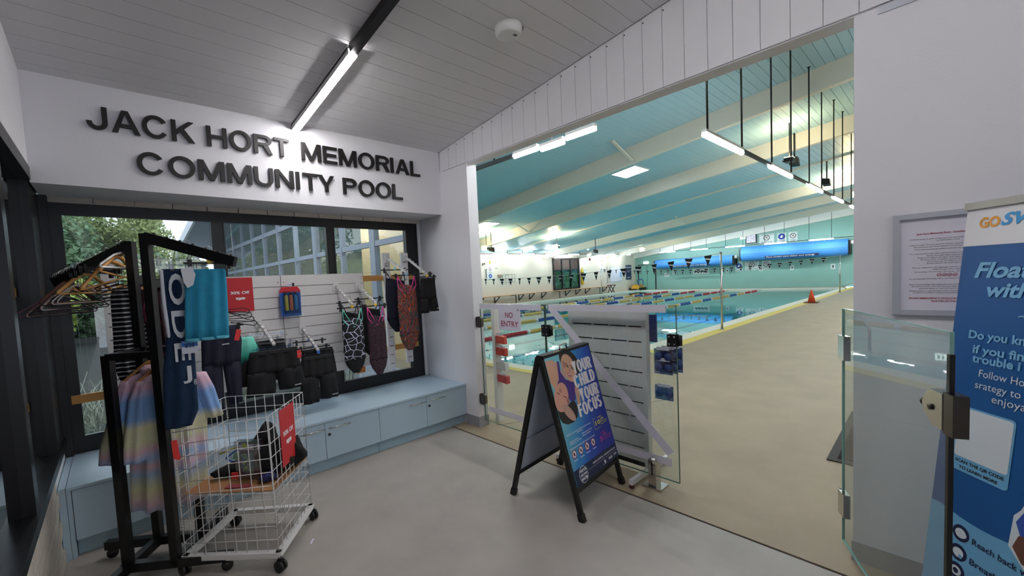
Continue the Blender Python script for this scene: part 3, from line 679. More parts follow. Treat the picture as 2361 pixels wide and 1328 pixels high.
YD = mat('yellow_size_marker', '#f1c53c', .5); BD = mat('blue_size_marker', '#2f6fc0', .5); LD = mat('pale_blue_size_marker', '#9fd3ea', .5)
F = Vector((0, -1, 0))
def shorts(name, label, O, U, w, h, m, logo=None, group=None, tagc=None, N=None, gap=.5):
    """two-legged shorts hanging from O (waist centre)"""
    U = Vector(U).normalized(); N = U.cross(Z); O = Vector(O)
    t = thing(name, label, 'shorts', O, group)
    mb = MB().garment(O, U, N, [(0, -w*.40, w*.40, .018), (-.03, -w*.42, w*.42, .022), (-h*gap, -w*.47, w*.47, .03)], 14, .008, 4, rnd.random()*6)
    mb.garment(O, U, N, [(-h*gap+.01, -w*.47, .0, .03), (-h, -w*.52, -w*.03, .032)], 8, .012, 2, 1.0)
    mb.garment(O, U, N, [(-h*gap+.01, .0, w*.47, .03), (-h*.97, w*.04, w*.53, .032)], 8, .012, 2, 2.5)
    obj('fabric', mb, m, t)
    obj('waistband', MB().garment(O+N*.001, U, N, [(.004, -w*.405, w*.405, .020), (-.03, -w*.425, w*.425, .024)], 14, .006, 4, .4), mat('waistband', '#17171b', .8), t)
    if logo:
        text(logo, O+U*w*.28-Z*h*.90+N*.05, U, Z, .013, M_print, t, width=.055, bold=.02)
    if tagc:
        tg = MB().obox(O+U*w*.40-Z*.06+N*.045, U, Z, N, .017, .033, .004); q = obj('swing_tag', tg, mat('red_swing_tag', '#e3322f', .4), t)
        text('speedo', O+U*w*.37-Z*.06+N*.0505, U, Z, .008, M_print, t, width=.024)
    return t
# black shorts on clear hangers, hook A
for k, (q, du, rot) in enumerate(((.97, 0, .05), (.78, .03, -.25), (.60, -.04, .12), (.42, .01, -.1))):
    p = P_on(0, q); U = Vector((math.cos(rot), math.sin(rot), 0))
    lab = ['clear hanger hooked at the tip of the stepped hook, front of the black shorts', 'clear hanger crossing behind the front one at an angle', 'third clear hanger back on the stepped hook', 'clear hanger farthest back on the stepped hook by the slat wall'][k]
    t_, c_ = clip_hanger('clip_hanger', lab, p+Vector((du, 0, 0)), U, .33, M_clear, 'clear hangers over the black shorts', drop=.03)
    if k in (0, 2): shorts('swim_shorts', ['loose black swim shorts with white logo at the hem, on the front clear hanger', '', 'black swim shorts hanging behind the front pair'][k], c_-Z*.02, U, .46 if k == 0 else .44, .36, M_blackcl, 'speedo' if k == 0 else None, 'black shorts on clear hangers', tagc=(k == 0))
for k, (q, dz) in enumerate(((.98, 0), (.72, .0), (.45, .0))):
    p = P_on(1, q); U = Vector((math.cos(.05-.12*k), math.sin(.05-.12*k), 0))
    t_, c_ = clip_hanger('clip_hanger', ['black hanger with blue size marker at the tip of the lower hook', 'black hanger with blue size marker, second on the lower hook', 'black hanger with blue size marker, close to the slat wall'][k], p, U, .30, M_blackpl, 'black hangers with blue markers', dot=BD, drop=.03)
    if k < 2: shorts('fitted_shorts', ['black fitted shorts with a small white hem logo, right of the loose pair', 'black fitted shorts partly hidden behind the front fitted pair'][k], c_-Z*.02+U*(.03 if k else -.01), U, .34, .42-.04*k, M_blackcl, 'zoggs' if k == 0 else None, 'black fitted shorts', gap=.45)
# navy leggings and hangers behind the towels
t_, c_ = clip_hanger('clip_hanger', 'black hanger above the navy leggings behind the aqua towel', Vector((.62, 3.80, 1.40)), (1, .1, 0), .3, M_blackpl, drop=.06)
lg = thing('navy_leggings', 'navy swim leggings with small white logo, behind the aqua towel', 'leggings', (.60, 3.80, .72))
obj('fabric', MB().garment((.60, 3.80, 1.33), (1, .12, 0), (0, -1, 0), [(0, -.12, .13, .02), (-.12, -.13, .15, .03), (-.30, -.14, .13, .035)], 12, .01, 3).garment((.60, 3.80, 1.04), (1, .12, 0), (0, -1, 0), [(0, -.14, .0, .03), (-.36, -.12, -.01, .025)], 8, .008, 2).garment((.60, 3.80, 1.04), (1, .12, 0), (0, -1, 0), [(0, 0, .13, .03), (-.33, .02, .12, .025)], 8, .008, 2), M_navycl, lg)
text('speedo', (.60, 3.755, 1.19), X, Z, .012, M_print, lg, width=.05, bold=.02)
obj('swing_tag', MB().obox((.71, 3.75, 1.255), Vector((.93, 0, -.25)), Vector((.25, 0, .93)), F, .018, .045, .004), mat('red_swing_tag', '#e3322f', .4), lg)
solo('wetsuit_top', MB().garment((.78, 3.86, 1.22), (1, 0, 0), (0, -1, 0), [(0, -.06, .06, .02), (-.10, -.08, .09, .025), (-.40, -.10, .10, .02)], 10, .01, 2), ramp_mat('green_black_cloth', [(0, '#0e0e12'), (.62, '#0e0e12'), (.75, '#2fa58f'), (1, '#7fe0c8')], 'Z', .8, 1.23, noise=.1), 'black suit fading to mint green beside the leggings', 'swimwear')
for k in range(4):
    y_ = 4.02-.07*k; p = [(.66, 4.262, 1.44), (.66, y_, 1.44), (.80, y_-.02, 1.455-.03*k), (.855, y_-.01, 1.44-.03*k), (.865, y_, 1.42-.03*k), (.85, y_, 1.40-.03*k), (.68, y_, 1.385-.01*k)]
    solo('wire_hanger', MB().tube(p, .0035, 6), M_blackpl, ['topmost black looped hanger end under the red card', 'second black looped hanger end under the red card', 'third black looped hanger end under the red card', 'lowest black looped hanger end above the leggings tag'][k], 'hanger', 'black hanger ends under the red card')
# swimsuits
def swimsuit(label, c, w, h, m, sm, strap_h=.11, legm=None, group='swimsuits on the white hooks', U=X):
    U = Vector(U).normalized(); N = U.cross(Z); t = thing('swimsuit', label, 'swimsuit', c, group); c = Vector(c)-Z*.012
    bd = MB().garment(c-Z*strap_h, U, N, [(.035, -w*.40, -w*.30, .012), (0, -w*.42, w*.42, .022), (-h*.30, -w*.47, w*.47, .035), (-h*.55, -w*.44, w*.45, .03), (-h*.74, -w*.46, w*.47, .03)], 14, .006, 3)
    obj('fabric', bd, m, t)
    obj('hip_panel', MB().garment(c-Z*strap_h, U, N, [(-h*.73, -w*.46, w*.47, .03), (-h*.86, -w*.36, w*.38, .025), (-h*1.0, -w*.12, w*.16, .015)], 10, .005, 2), legm or m, t)
    st = MB()
    for s in (-1, 1):
        a = c+U*s*w*.40; b = c-Z*(strap_h+.045)+U*s*w*.06+N*.02; d = c-Z*strap_h*.95+U*s*w*.42+N*.012
        st.tube([a, (a+b)/2+N*.01-Z*.01, b], .0045, 6); st.tube([a, d], .0045, 6); st.tube([d, d+(b-d)*.5-Z*.03, b-Z*.02, c-Z*(strap_h+.065)+N*.035], .0045, 6)
    obj('strap', st, sm, t)
    return t
M_tropic = pattern_mat('tropical_leaf_print', [(0, '#131018'), (.36, '#c2462a'), (.39, '#17121c'), (.46, '#e0642c'), (.49, '#16151d'), (.545, '#2f8f86'), (.565, '#141018'), (.62, '#c4508f'), (.65, '#15121c'), (.70, '#8cc05a')], (1, 1, .35), 'noise', 17, 3.5)
M_splat = pattern_mat('white_splash_print', [(0, '#d9dcf4'), (.035, '#0e0d16')], (1, 1, 1.2), 'vor', 13)
M_maroon = pattern_mat('maroon_knit_print', [(0, '#5a3148'), (.03, '#241019')], (1, 1, 1), 'vor', 34)
M_mint = mat('mint_strap', '#67cdb4', .6); M_pink = mat('hot_pink_strap', '#e63f9d', .6)
for i, q, lab, w, h, m, sm, dot in ((2, .96, 'black swimsuit with white splash print and mint straps', .235, .52, M_splat, M_mint, YD), (3, .96, 'maroon patterned swimsuit with crossed pink straps', .215, .58, M_maroon, M_pink, YD), (4, .97, 'orange and green tropical print swimsuit with pink straps', .26, .68, M_tropic, M_pink, LD)):
    p = P_on(i, q); t_, c_ = clip_hanger('clip_hanger', 'black comb hanger carrying the '+lab.split(' with ')[0], p, X, w+.06, M_blackpl, 'comb hangers on the white hooks', dot=dot, drop=.035)
    swimsuit(lab, c_-Z*0, w, h, m, sm, .11, M_blackcl if i == 2 else None)
for i, q, lab, m, h, w in ((2, .70, 'black swimsuit hidden behind the white splash print one', M_blackcl, .50, .20), (3, .55, 'black swimsuit behind the maroon one, only its top showing', M_blackcl, .48, .26), (4, .60, 'plain black swimsuit behind the tropical print one', M_navycl, .55, .27)):
    p = P_on(i, q); t_, c_ = clip_hanger('clip_hanger', 'black comb hanger of the '+lab.split(',')[0], p+X*(-.05 if i == 4 else .02), X, w+.06, M_blackpl, 'comb hangers on the white hooks', dot=(LD if i == 4 else YD), drop=.035)
    swimsuit(lab, c_, w, h, m, mat('black_strap', '#17171b', .7))
t_, c_ = clip_hanger('clip_hanger', 'black comb hanger over the shorts nearest the column', P_on(5, .97), X, .26, M_blackpl, 'comb hangers on the white hooks', dot=YD, drop=.03, comb=True)
shorts('fitted_shorts', 'black fitted shorts hanging highest, nearest the white column', c_-Z*.015+X*.015, X, .23, .38, M_blackcl, 'zoggs', gap=.6)
t_, c_ = clip_hanger('clip_hanger', 'black comb hanger behind the column shorts', P_on(5, .80), X, .26, M_blackpl, 'comb hangers on the white hooks', dot=YD, drop=.03, comb=True)
# blister pack
bp = thing('dive_stick_pack', 'red and blue blister pack of three coloured dive sticks', 'toy', (1.25, 4.20, 1.33))
obj('backing_card', MB().prism([(-.09, .0), (.09, .0), (.095, .24), (.07, .28), (-.07, .28), (-.095, .24)], (1.258, 4.205, 1.335), X, Z, -Y, .004), ramp_mat('blister_card_print', [(0, '#2a5fb0'), (.75, '#2f62c4'), (.80, '#c9212c'), (1, '#d0252f')], 'Z', 1.335, 1.615, .4, interp='CONSTANT'), bp)
obj('blister_tray', MB().box(1.185, 1.33, 4.165, 4.20, 1.36, 1.57), M_clear, bp)
for k, c in enumerate(('#e2cf3a', '#e07a2c', '#4c93c4')):
    s_ = obj('dive_stick', MB().lathe([(.016, 0), (.017, .01), (.017, .13), (.010, .15)], (1.215+.042*k, 4.182, 1.39), 10), mat('dive_stick_'+c[1:], c, .4), bp)
    obj('cap', MB().lathe([(.012, 0), (.015, .006), (.012, .018)], (1.215+.042*k, 4.182, 1.54), 10), M_blackpl, s_)
obj('peg', MB().tube([(1.258, 4.262, 1.60), (1.258, 4.18, 1.605)], .003, 6), M_steel, bp)
obj('price_ticket', MB().box(1.235, 1.30, 4.198, 4.20, 1.62, 1.65), M_paper, bp); obj('ticket_stripe', MB().box(1.28, 1.30, 4.196, 4.198, 1.62, 1.65), M_ink, bp)
text('$12.00', (1.238, 4.1965, 1.63), X, Z, .008, M_ink, bp, width=.036)
# orange tags and bits low on the window
solo('price_ticket', MB().box(2.30, 2.345, 4.255, 4.258, .915, .935).box(2.345, 2.365, 4.253, 4.258, .915, .935), M_paper, 'small white price ticket below the tropical print swimsuit', 'ticket')
solo('carton', MB().box(1.93, 2.03, 4.345, 4.37, .63, .76), mat('orange_card', '#d8803a', .6), 'orange card showing between the two middle swimsuits', 'card')
# white boot shaped pipe outside behind the swimsuits
pp = MB().tube([(2.62, 4.95, .05), (2.60, 4.95, .55), (2.60, 4.95, .95)], [.075, .07, .06], 12); pp.tube([(2.60, 4.95, .32), (2.40, 4.85, .12), (2.25, 4.82, .02)], [.07, .065, .06], 12)
solo('drain_pipe', pp, M_whitepl, 'white pipe with an elbow outside the window', 'pipe')

# ================================================================ FOUR WAY CLOTHES RACK
d2 = Vector((.809, -.588, 0)); e2 = Vector((.588, .809, 0)); rc = Vector((.13, 3.10, 0)); s2 = .125
PFt, PBk, PLo, PRr = rc+d2*s2-e2*s2, rc-d2*s2+e2*s2, rc-d2*s2-e2*s2, rc+d2*s2+e2*s2
rk_ = thing('clothes_rack', 'black four-way metal clothes rack with sloping arms', 'clothes rack', rc)
def sq(a, b, m=M_black, w=.042): return MB().bar(a, b, w, w, e2 if abs((Vector(b)-Vector(a)).normalized().z) > .9 else Z)
def post(p, z1): return MB().bar(p+Z*.07, p+Z*z1, .042, .042, e2)
for p, z in ((PFt, 1.935), (PBk, 1.925), (PLo, 1.285), (PRr, 1.10)): obj('post', post(p, z), M_black, rk_)
zb = .085
for a, b in ((PLo-d2*.03, PFt+d2*.30), (PBk-d2*.30, PRr+d2*.05), (PLo-e2*.30, PBk+e2*.02), (PFt-e2*.02, PRr+e2*.28)):
    obj('base_rail', MB().bar(a+Z*zb, b+Z*zb, .042, .05), M_black, rk_)
for p in (PFt+d2*.27, PBk-d2*.27, PLo-e2*.27, PRr+e2*.25):
    c_ = obj('castor', MB().lathe([(.006, .0), (.028, .003), (.030, .012), (.030, .022), (.006, .026)], (p.x, p.y-.013, .031), 14, 'y').cyl(p+Z*.045, p+Z*.065, .01, 8), M_blackpl, rk_)
obj('low_arm', MB().bar(PLo+Z*1.275, PRr*.0+PFt+Z*1.275, .036, .036), M_black, rk_)
obj('low_arm', MB().bar(PBk+Z*1.275, PRr+Z*1.275+e2*.0, .036, .036), M_black, rk_)
obj('low_arm', MB().bar(PBk+Z*1.275-d2*.0, PLo+Z*1.275, .03, .03), M_black, rk_)
A1, A1e = PFt+Z*1.915, PFt+d2*.45+Z*1.762
A2, A2e = PBk+Z*1.905, PBk-d2*.43+Z*1.70
A3, A3e = PBk+Z*1.70, PBk+e2*.34+Z*1.655
for a, b, u in ((A1, A1e, d2), (A2, A2e, -d2), (A3, A3e, e2)):
    arm = obj('arm', MB().bar(a, b, .036, .056), M_black, rk_)
    st = MB()
    for k in range(7): p = a+(b-a)*(k+.7)/7; st.lathe([(.007, 0), (.007, .012), (.001, .013)], (p.x, p.y, p.z+.024), 6)
    obj('stop_stud', st, M_blackpl, arm)['kind'] = 'stuff'
def on_arm(a, b, q): return a+(b-a)*q+Z*.03
def timber_hanger(label, p, U, w=.40, m=None, tilt=0.0, group='timber coat hangers on the rack', drop=.075, bar=True):
    U = Vector(U).normalized(); N = U.cross(Z); t = thing('timber_hanger', label, 'hanger', p, group)
    obj('hook', MB().tube(hook_pts(p, U, drop, .02), .0022, 6), M_steel, t)
    c = p-Z*(drop+.005); pts = []; W = Vector(U)+Z*tilt
    top = []; bot = []
    prof = [(0, .018, .024), (.12, .014, .024), (.3, -.004, .021), (.5, -.030, .019), (.75, -.062, .018), (.94, -.088, .020), (1.0, -.096, .012)]
    ring = []
    for s in (-1, 1):
        mb_ = MB(); vs = []
        for q, zz_, hh in prof:
            o = c+W*s*q*w/2+Z*zz_
            vs += [o+N*.007+Z*hh*.5, o-N*.007+Z*hh*.5, o-N*.007-Z*hh*.5, o+N*.007-Z*hh*.5]
        fs = []
        for i in range(len(prof)-1):
            for k in range(4): fs.append((i*4+k, i*4+(k+1) % 4, i*4+4+(k+1) % 4, i*4+4+k))
        fs.append((len(vs)-4, len(vs)-3, len(vs)-2, len(vs)-1)); mb_.add(vs, fs, True)
        obj('shoulder', mb_, m or M_timber, t)
    if bar: obj('trouser_bar', MB().tube([c-W*w*.46-Z*.10, c+W*w*.46-Z*.10], .0055, 8), m or M_timber, t)
    return t
def wire_hanger(label, p, U, w, m, drop=.09, hgt=.12, r=.0032, group='thin wire and plastic hangers on the rack'):
    U = Vector(U).normalized(); N = U.cross(Z); t = thing('wire_hanger', label, 'hanger', p, group)
    obj('hook', MB().tube(hook_pts(p, U, drop, .02), .002, 6), M_steel, t)
    c = p-Z*drop
    obj('frame', MB().tube([c, c+U*w*.2-Z*.02, c+U*w*.48-Z*hgt*.85, c+U*w*.5-Z*hgt*.97, c+U*w*.47-Z*hgt*1.04, c-U*w*.47-Z*hgt*1.04, c-U*w*.5-Z*hgt*.97, c-U*w*.48-Z*hgt*.85, c-U*w*.2-Z*.02], r, 6, closed=True), m, t)
    return t
timber_hanger('timber coat hanger hanging foremost on the sloping rack arm', on_arm(A2, A2e, .60), e2, .40)
timber_hanger('timber coat hanger tilted behind the foremost one', on_arm(A2, A2e, .30), e2+d2*.1, .38, tilt=.25)
timber_hanger('timber coat hanger close to the rack post', on_arm(A2, A2e, .16), e2-d2*.1, .36, tilt=-.15)
timber_hanger('darker timber coat hanger low on the arm end', on_arm(A2, A2e, .84), e2, .36, mat('dark_timber', '#7c4f34', .5, var=.2))
wm = [mat('cream_plastic', '#c9b7a0', .5), mat('plum_plastic', '#5a3540', .5), mat('mauve_plastic', '#8d6a66', .5), M_blackpl, mat('brown_plastic', '#4a2e2a', .5), mat('white_wire', '#cfc8c2', .4)]
wl_ = ['cream plastic hanger lowest at the end of the arm', 'plum plastic hanger behind the cream one', 'mauve plastic hanger near the end of the arm', 'thin black hanger among the plum ones', 'brown plastic hanger in the middle of the cluster', 'white plastic hanger behind the timber ones', 'second plum plastic hanger deeper in the cluster']
for k, q in enumerate((.95, .90, .86, .80, .76, .68, .64)):
    wire_hanger(wl_[k], on_arm(A2, A2e, q), e2+d2*(.12*math.sin(k*2.1)), .42-.01*k, wm[k % 6], drop=.10+.012*math.cos(k), hgt=.11)
for k, q in enumerate((.97, .93, .88, .83, .78, .72)):
    wire_hanger(['outermost thin brown hanger at the very tip of the arm', 'second thin dark hanger from the arm tip', 'wine coloured thin hanger under the timber one', 'thin hanger with a pale edge among the dark ones', 'thin black hanger low in the cluster', 'thin mauve hanger right of the cluster'][k], on_arm(A2, A2e, q), e2+d2*(.18*math.cos(k*1.7)), .44-.02*(k % 3), wm[(k*2+1) % 6], drop=.115+.015*math.sin(k*2), hgt=.10, r=.004)
for k, q in enumerate((.50, .44, .38)):
    clip_hanger('clip_hanger', ['black comb hanger between the timber ones', 'second black comb hanger nearer the rack post', 'clear-clipped black hanger nearest the rack post'][k], on_arm(A2, A2e, q), e2, .34, M_blackpl, 'black comb hangers on the rack arm', comb=True, drop=.07)
clip_hanger('clip_hanger', 'clear plastic clip hanger standing proud on the sloping arm', on_arm(A2, A2e, .53), e2, .30, M_clear, drop=.03)
wire_hanger('white satin hanger with timber centre beside the rack post', on_arm(A2, A2e, .10), e2, .36, M_whitepl, drop=.05, hgt=.09, r=.006)
# garments hanging behind the rack posts
GN = Vector((0, -1, 0)); GU = Vector((1, 0, 0))
def hung(name, label, cat, x, y, z0, rows, m, mh=M_blackpl, nf=3, fold=.012, group=None, hl=None):
    t = thing(name, label, cat, (x, y, z0), group)
    obj('fabric', MB().garment((x, y, z0), GU, GN, rows, 12, fold, nf, x*9), m, t)
    obj('hanger', MB().tube([(x, y, z0+.10), (x, y, z0+.03), (x-.09, y, z0-.005), (x, y, z0+.025), (x+.09, y, z0-.005)], .004, 6), mh, t)
    return t
M_stripe = wave_mat('black_white_stripe', '#101014', '#cfcfd6', 11, 'Z', .80)
hung('striped_dress', 'black and white pinstriped dress left of the rack posts', 'dress', .035, 3.50, 1.655, [(0, -.03, .05, .02), (-.05, -.045, .09, .03), (-.3, -.05, .12, .04), (-.5, -.06, .10, .03), (-.72, .0, .13, .03)], M_stripe)
hung('blue_swim_top', 'royal blue garment edge beside the striped dress', 'top', .115, 3.56, 1.66, [(0, -.04, .03, .02), (-.12, -.045, .03, .03), (-.28, -.02, .03, .03), (-.4, .01, .02, .01)], mat('royal_blue_cloth', '#2146b8', .8))
M_pinkfleck = pattern_mat('maroon_pink_fleck_print', [(0, '#34101f'), (.60, '#8c2f4c'), (.66, '#c4546a'), (.69, '#3a1322')], (1, 1, .4), 'noise', 14, 1.0)
hung('maroon_leggings', 'maroon leggings with pink flecks between striped dress and post', 'leggings', .155, 3.52, 1.64, [(0, -.04, .03, .02), (-.05, -.05, .04, .03), (-.5, -.03, .07, .03)], M_pinkfleck, nf=2)
hung('maroon_rash_top', 'maroon fleck print top between the two tall rack posts', 'top', .255, 3.50, 1.66, [(0, -.04, .03, .02), (-.05, -.07, .03, .03), (-.5, -.05, .06, .03)], M_pinkfleck, nf=2)
hung('royal_blue_top', 'royal blue hooded garment behind the navy towel', 'top', .30, 3.30, 1.70, [(0, -.02, .04, .03), (-.06, -.05, .05, .05), (-.2, -.02, .05, .04), (-.5, .0, .05, .02)], mat('royal_blue_cloth', '#2146b8', .8))
for k in range(5):
    y_ = 3.44+.03*k; p = [(.06, y_, 1.70-.02*k), (-.05, y_, 1.675-.022*k), (-.075, y_, 1.655-.022*k), (-.06, y_, 1.64-.022*k), (.05, y_, 1.645-.02*k)]
    solo('wire_hanger', MB().tube(p, .0035, 6), M_blackpl, ['foremost', 'second', 'third', 'fourth', 'rearmost'][k]+' black looped hanger end beside the striped dress', 'hanger', 'looped hanger ends by the striped dress')
# towels on the front arm
M_navyt = mat('navy_towelling', '#16304f', .95, var=.15, vscale=30, bump=.5, bscale=500); M_whitet = mat('white_towelling', '#dfe3ea', .95)
tw = thing('navy_towel', 'long navy towel with white lettering and edge, folded narrow', 'towel', (.25, 2.80, .85))
tO = Vector((.255, 2.80, 1.735)); tU = Vector((1, -.12, 0)).normalized(); tN = tU.cross(Z)
obj('fabric', MB().garment(tO, tU, tN, [(0, -.05, .055, .012), (-.12, -.055, .06, .016), (-.35, -.055, .062, .02), (-.55, -.085, .06, .022), (-.78, -.10, .055, .022), (-.86, -.10, .02, .018)], 12, .006, 2, .5), M_navyt, tw)
obj('white_edge', MB().garment(tO+tN*.004, tU, tN, [(-.005, -.062, -.042, .012), (-.2, -.064, -.04, .014), (-.36, -.055, -.030, .012), (-.385, -.047, -.036, .008)], 6, .001, 1), M_whitet, tw)
for q, (ch, zt, hh) in enumerate((('O', .025, .17), ('D', .225, .15), ('E', .40, .10))):
    text(ch, tO+tU*(-.026)-Z*(zt)+tN*.026, -Z, tU, .072, M_whitet, tw, width=hh, bold=.02)
text('J', tO+tU*.0-Z*.60+tN*.030, tU, Z, .075, M_whitet, tw, width=.04, bold=.02)
text('8', tO+tU*.046-Z*.635+tN*.026, tU, Z, .03, M_whitet, tw, width=.012, bold=.0)
obj('price_card', MB().obox(tO+tU*.042-Z*.425+tN*.048, tU, Z, tN, .036, .034, .001), M_alu, tw)
obj('price_card_band', MB().obox(tO+tU*.042-Z*.405+tN*.0495, tU, Z, tN, .036, .016, .0008), mat('blue_card_print', '#2f74c8', .5), tw)
text('$25', tO+tU*.020-Z*.425+tN*.051, tU, Z, .02, mat('navy_marker', '#15203f', .6), tw, width=.044, bold=.02)
text('PLAY TOWEL', tO+tU*.012-Z*.402+tN*.051, tU, Z, .009, M_print, tw, width=.06)
clip_hanger('clip_hanger', 'clear plastic hanger holding the navy towel', on_arm(A1, A1e, .30)+Vector((0, 0, 0)), Vector((.7, .3, 0)), .20, M_clear, drop=.10)
clip_hanger('clip_hanger', 'second clear plastic hanger between the two towels', on_arm(A1, A1e, .45), Vector((1, .2, 0)), .20, M_clear, drop=.11)
clip_hanger('clip_hanger', 'black comb hanger with yellow marker holding the aqua towel', on_arm(A1, A1e, .70), Vector((1, .1, 0)), .24, M_blackpl, dot=YD, comb=True, drop=.065)
aq = thing('aqua_towel', 'short aqua towel clipped beside the red 30% Off card', 'towel', (.385, 2.74, 1.33))
aO = Vector((.385, 2.735, 1.728)); M_aqua = mat('aqua_towelling', '#2f9ac0', .95, var=.12, vscale=25, bump=.5, bscale=500)
obj('fabric', MB().garment(aO, X, -Y, [(0, -.05, .095, .012), (-.01, -.085, .10, .014), (-.1, -.095, .10, .018), (-.385, -.115, .09, .022)], 16, .009, 3, .8), M_aqua, aq)
obj('hem', MB().garment(aO-Y*.003, X, -Y, [(-.372, -.116, .092, .023), (-.388, -.117, .091, .023)], 16, .009, 3, 2.1), mat('pale_aqua_hem', '#63bfd6', .9), aq)
obj('white_corner', MB().prism([(-.108, .0), (-.06, .015), (-.045, -.03), (-.06, -.085), (-.085, -.10), (-.1, -.07)], aO-Y*.032, X, Z, -Y, .003), M_whitet, aq)
# tie-dye robes
M_tie = ramp_mat('tie_dye_towelling', [(0, '#e6c2cc'), (.05, '#b3cdea'), (.12, '#e3c4cf'), (.22, '#dcd9ac'), (.32, '#a9bfdc'), (.38, '#e2bfcb'), (.44, '#a6c5ee'), (.50, '#e8c4cd'), (.56, '#e2e3bd'), (.66, '#e6e5c2'), (.71, '#86aee2'), (.84, '#82a9dc'), (.92, '#d8b4c6'), (1, '#e3bccd')], 'Z', .33, 1.17, noise=.06, nscale=5, bump=.4)
for k, (dx_, dy_, lab) in enumerate(((0, 0, 'pastel striped tie-dye towelling poncho in front, behind the rack post'), (-.065, .075, 'second pastel tie-dye poncho hanging just behind the first'))):
    o = Vector((.205+dx_, 3.075+dy_, 1.165)); t = thing('towelling_poncho', lab, 'poncho', o, 'pastel ponchos on the clothes rack')
    U_ = Vector((1, -.10, 0)).normalized(); N_ = U_.cross(Z)
    obj('body', MB().garment(o, U_, N_, [(0, -.035, .035, .03), (-.03, -.10, .11, .05), (-.09, -.15, .19, .06), (-.40, -.13, .17, .065), (-.81, -.155, .14, .06)], 16, .022, 3, k), M_tie, t)
    obj('sleeve', MB().garment(o-N_*.0, U_, N_, [(-.05, -.145, -.08, .03), (-.15, -.185, -.09, .045), (-.42, -.23 if k == 0 else -.26, -.10, .06), (-.50, -.235 if k == 0 else -.27, -.105, .06)], 10, .012, 2, k), M_tie, t)
    obj('sleeve', MB().garment(o-N_*.0, U_, N_, [(-.05, .09, .19, .03), (-.15, .12, .225, .045), (-.33, .165, .26, .05)], 10, .01, 2, 1+k), M_tie, t)
    obj('hood', MB().garment(o+N_*.01, U_, N_, [(.03, -.03, .02, .02), (.01, -.055, .05, .045), (-.05, -.05, .055, .05)], 12, .006, 2), M_tie, t)
    th = timber_hanger('timber coat hanger inside the %s pastel poncho' % ['front', 'rear'][k], o+Z*.115+Vector((0, 0, 0)), U_, .30, bar=False, drop=.085)
solo('security_tag', MB().prism([(-.016, .055), (.010, .055), (.020, -.05), (.014, -.06), (-.012, -.045)], (.195, 2.86, .74), X, Z, -Y, .012), mat('red_swing_tag', '#e3322f', .4), 'red plastic swing tag hanging on the front rack post', 'tag')
# ================================================================ WIRE DUMP BIN on castors
CA, CB, CC, CD = Vector((.199, 2.906, 0)), Vector((.594, 2.539, 0)), Vector((.907, 2.929, 0)), Vector((.514, 3.247, 0))
ct = thing('wire_cart', 'white square wire dump bin on black castors', 'wire bin', (.553, 2.905, 0))
zb, zt = .105, .895
def wire_panel(a, b, z0, z1a, z1b, nv, nh, lean=Vector((0, 0, 0))):
    mb = MB(); r = .0024
    def P_(u, v): zt_ = z1a+(z1b-z1a)*u; return a+(b-a)*u+Z*(z0+(zt_-z0)*v)+lean*v
    for i in range(nv+1): mb.tube([P_(i/nv, 0), P_(i/nv, 1)], r, 5)
    for j in range(nh+1): mb.tube([P_(0, j/nh), P_(1, j/nh)], r, 5)
    return mb
obj('wire_panel', wire_panel(CA, CB, zb, .83, .895, 9, 10, (CA-CD)*.03), M_whitem, ct)
obj('wire_panel', wire_panel(CB, CC, zb, zt, zt, 9, 10), M_whitem, ct)
obj('wire_panel', wire_panel(CC, CD, zb, zt, zt, 8, 10), M_whitem, ct)
obj('wire_panel', wire_panel(CD, CA, zb, zt, zt, 9, 10), M_whitem, ct)
for a, b in ((CA, CB), (CB, CC), (CC, CD), (CD, CA)):
    dd = (b-a).normalized()*.012
    obj('base_rail', MB().bar(a-dd+Z*.098, b+dd+Z*.098, .035, .028).bar(a-dd+Z*.084, b+dd+Z*.084, .004, .03), M_whitem, ct)
for p, zs in ((CA, (.25, .60)), (CB, (.24, .55)), (CC, (.32, .72)), (CD, (.45, .75))):
    for z in zs:
        mb = MB(); mb.tube([p+Vector((.008*math.cos(a), .008*math.sin(a), z+.0011*i*2.6)) for i, a in enumerate([k*PI/3 for k in range(30)])], .0014, 4)
        obj('spring_clip', mb, M_steel, ct)
cen = (CA+CB+CC+CD)/4
for p, a_ in ((CA, .4), (CB, .5), (CC, .2), (CD, 1.0)):
    q = p+(cen-p).normalized()*-.01; ax = Vector((math.cos(a_), math.sin(a_), 0))
    c_ = MB()
    for s in (-1, 1):
        o = q+ax*s*.013+Z*.034; c_.tube([o-ax*.009, o-ax*.006, o+ax*.006, o+ax*.009], [.025, .033, .033, .025], 16)
    w_ = obj('castor', c_, M_blackpl, ct); obj('fork', MB().cyl(q+Z*.06, q+Z*.09, .012, 8).bar(q-ax*.012+Z*.06, q+ax*.012+Z*.06, .03, .02), M_blackpl, w_)
sh = MB(); zs = .455
for i in range(10): u = i/9; sh.tube([CA+(CB-CA)*u+Z*zs, CD+(CC-CD)*u+Z*zs], .002, 5)
for i in range(5): u = i/4; sh.tube([CA+(CD-CA)*u+Z*zs, CB+(CC-CB)*u+Z*zs], .002, 5)
obj('wire_shelf', sh, M_whitem, ct)
def cp(u, v, z): return CA+(CB-CA)*u+(CD-CA)*v+Z*z
solo('cardboard_sheet', MB().hexa([cp(.02, .02, .459), cp(.98, .03, .459), cp(.97, .97, .459), cp(.05, .96, .459), cp(.02, .02, .464), cp(.98, .03, .464), cp(.97, .97, .464), cp(.05, .96, .464)]), mat('brown_cardboard', '#a9784e', .85, var=.1), 'brown cardboard sheet lining the shelf of the wire bin', 'cardboard')
q0 = cp(.58, .40, .466); qU = (CB-CA).normalized(); qN = qU.cross(Z)
gp = thing('goggle_pack', 'clear clamshell pack of patterned swim goods with lime dot sticker', 'pack', q0)
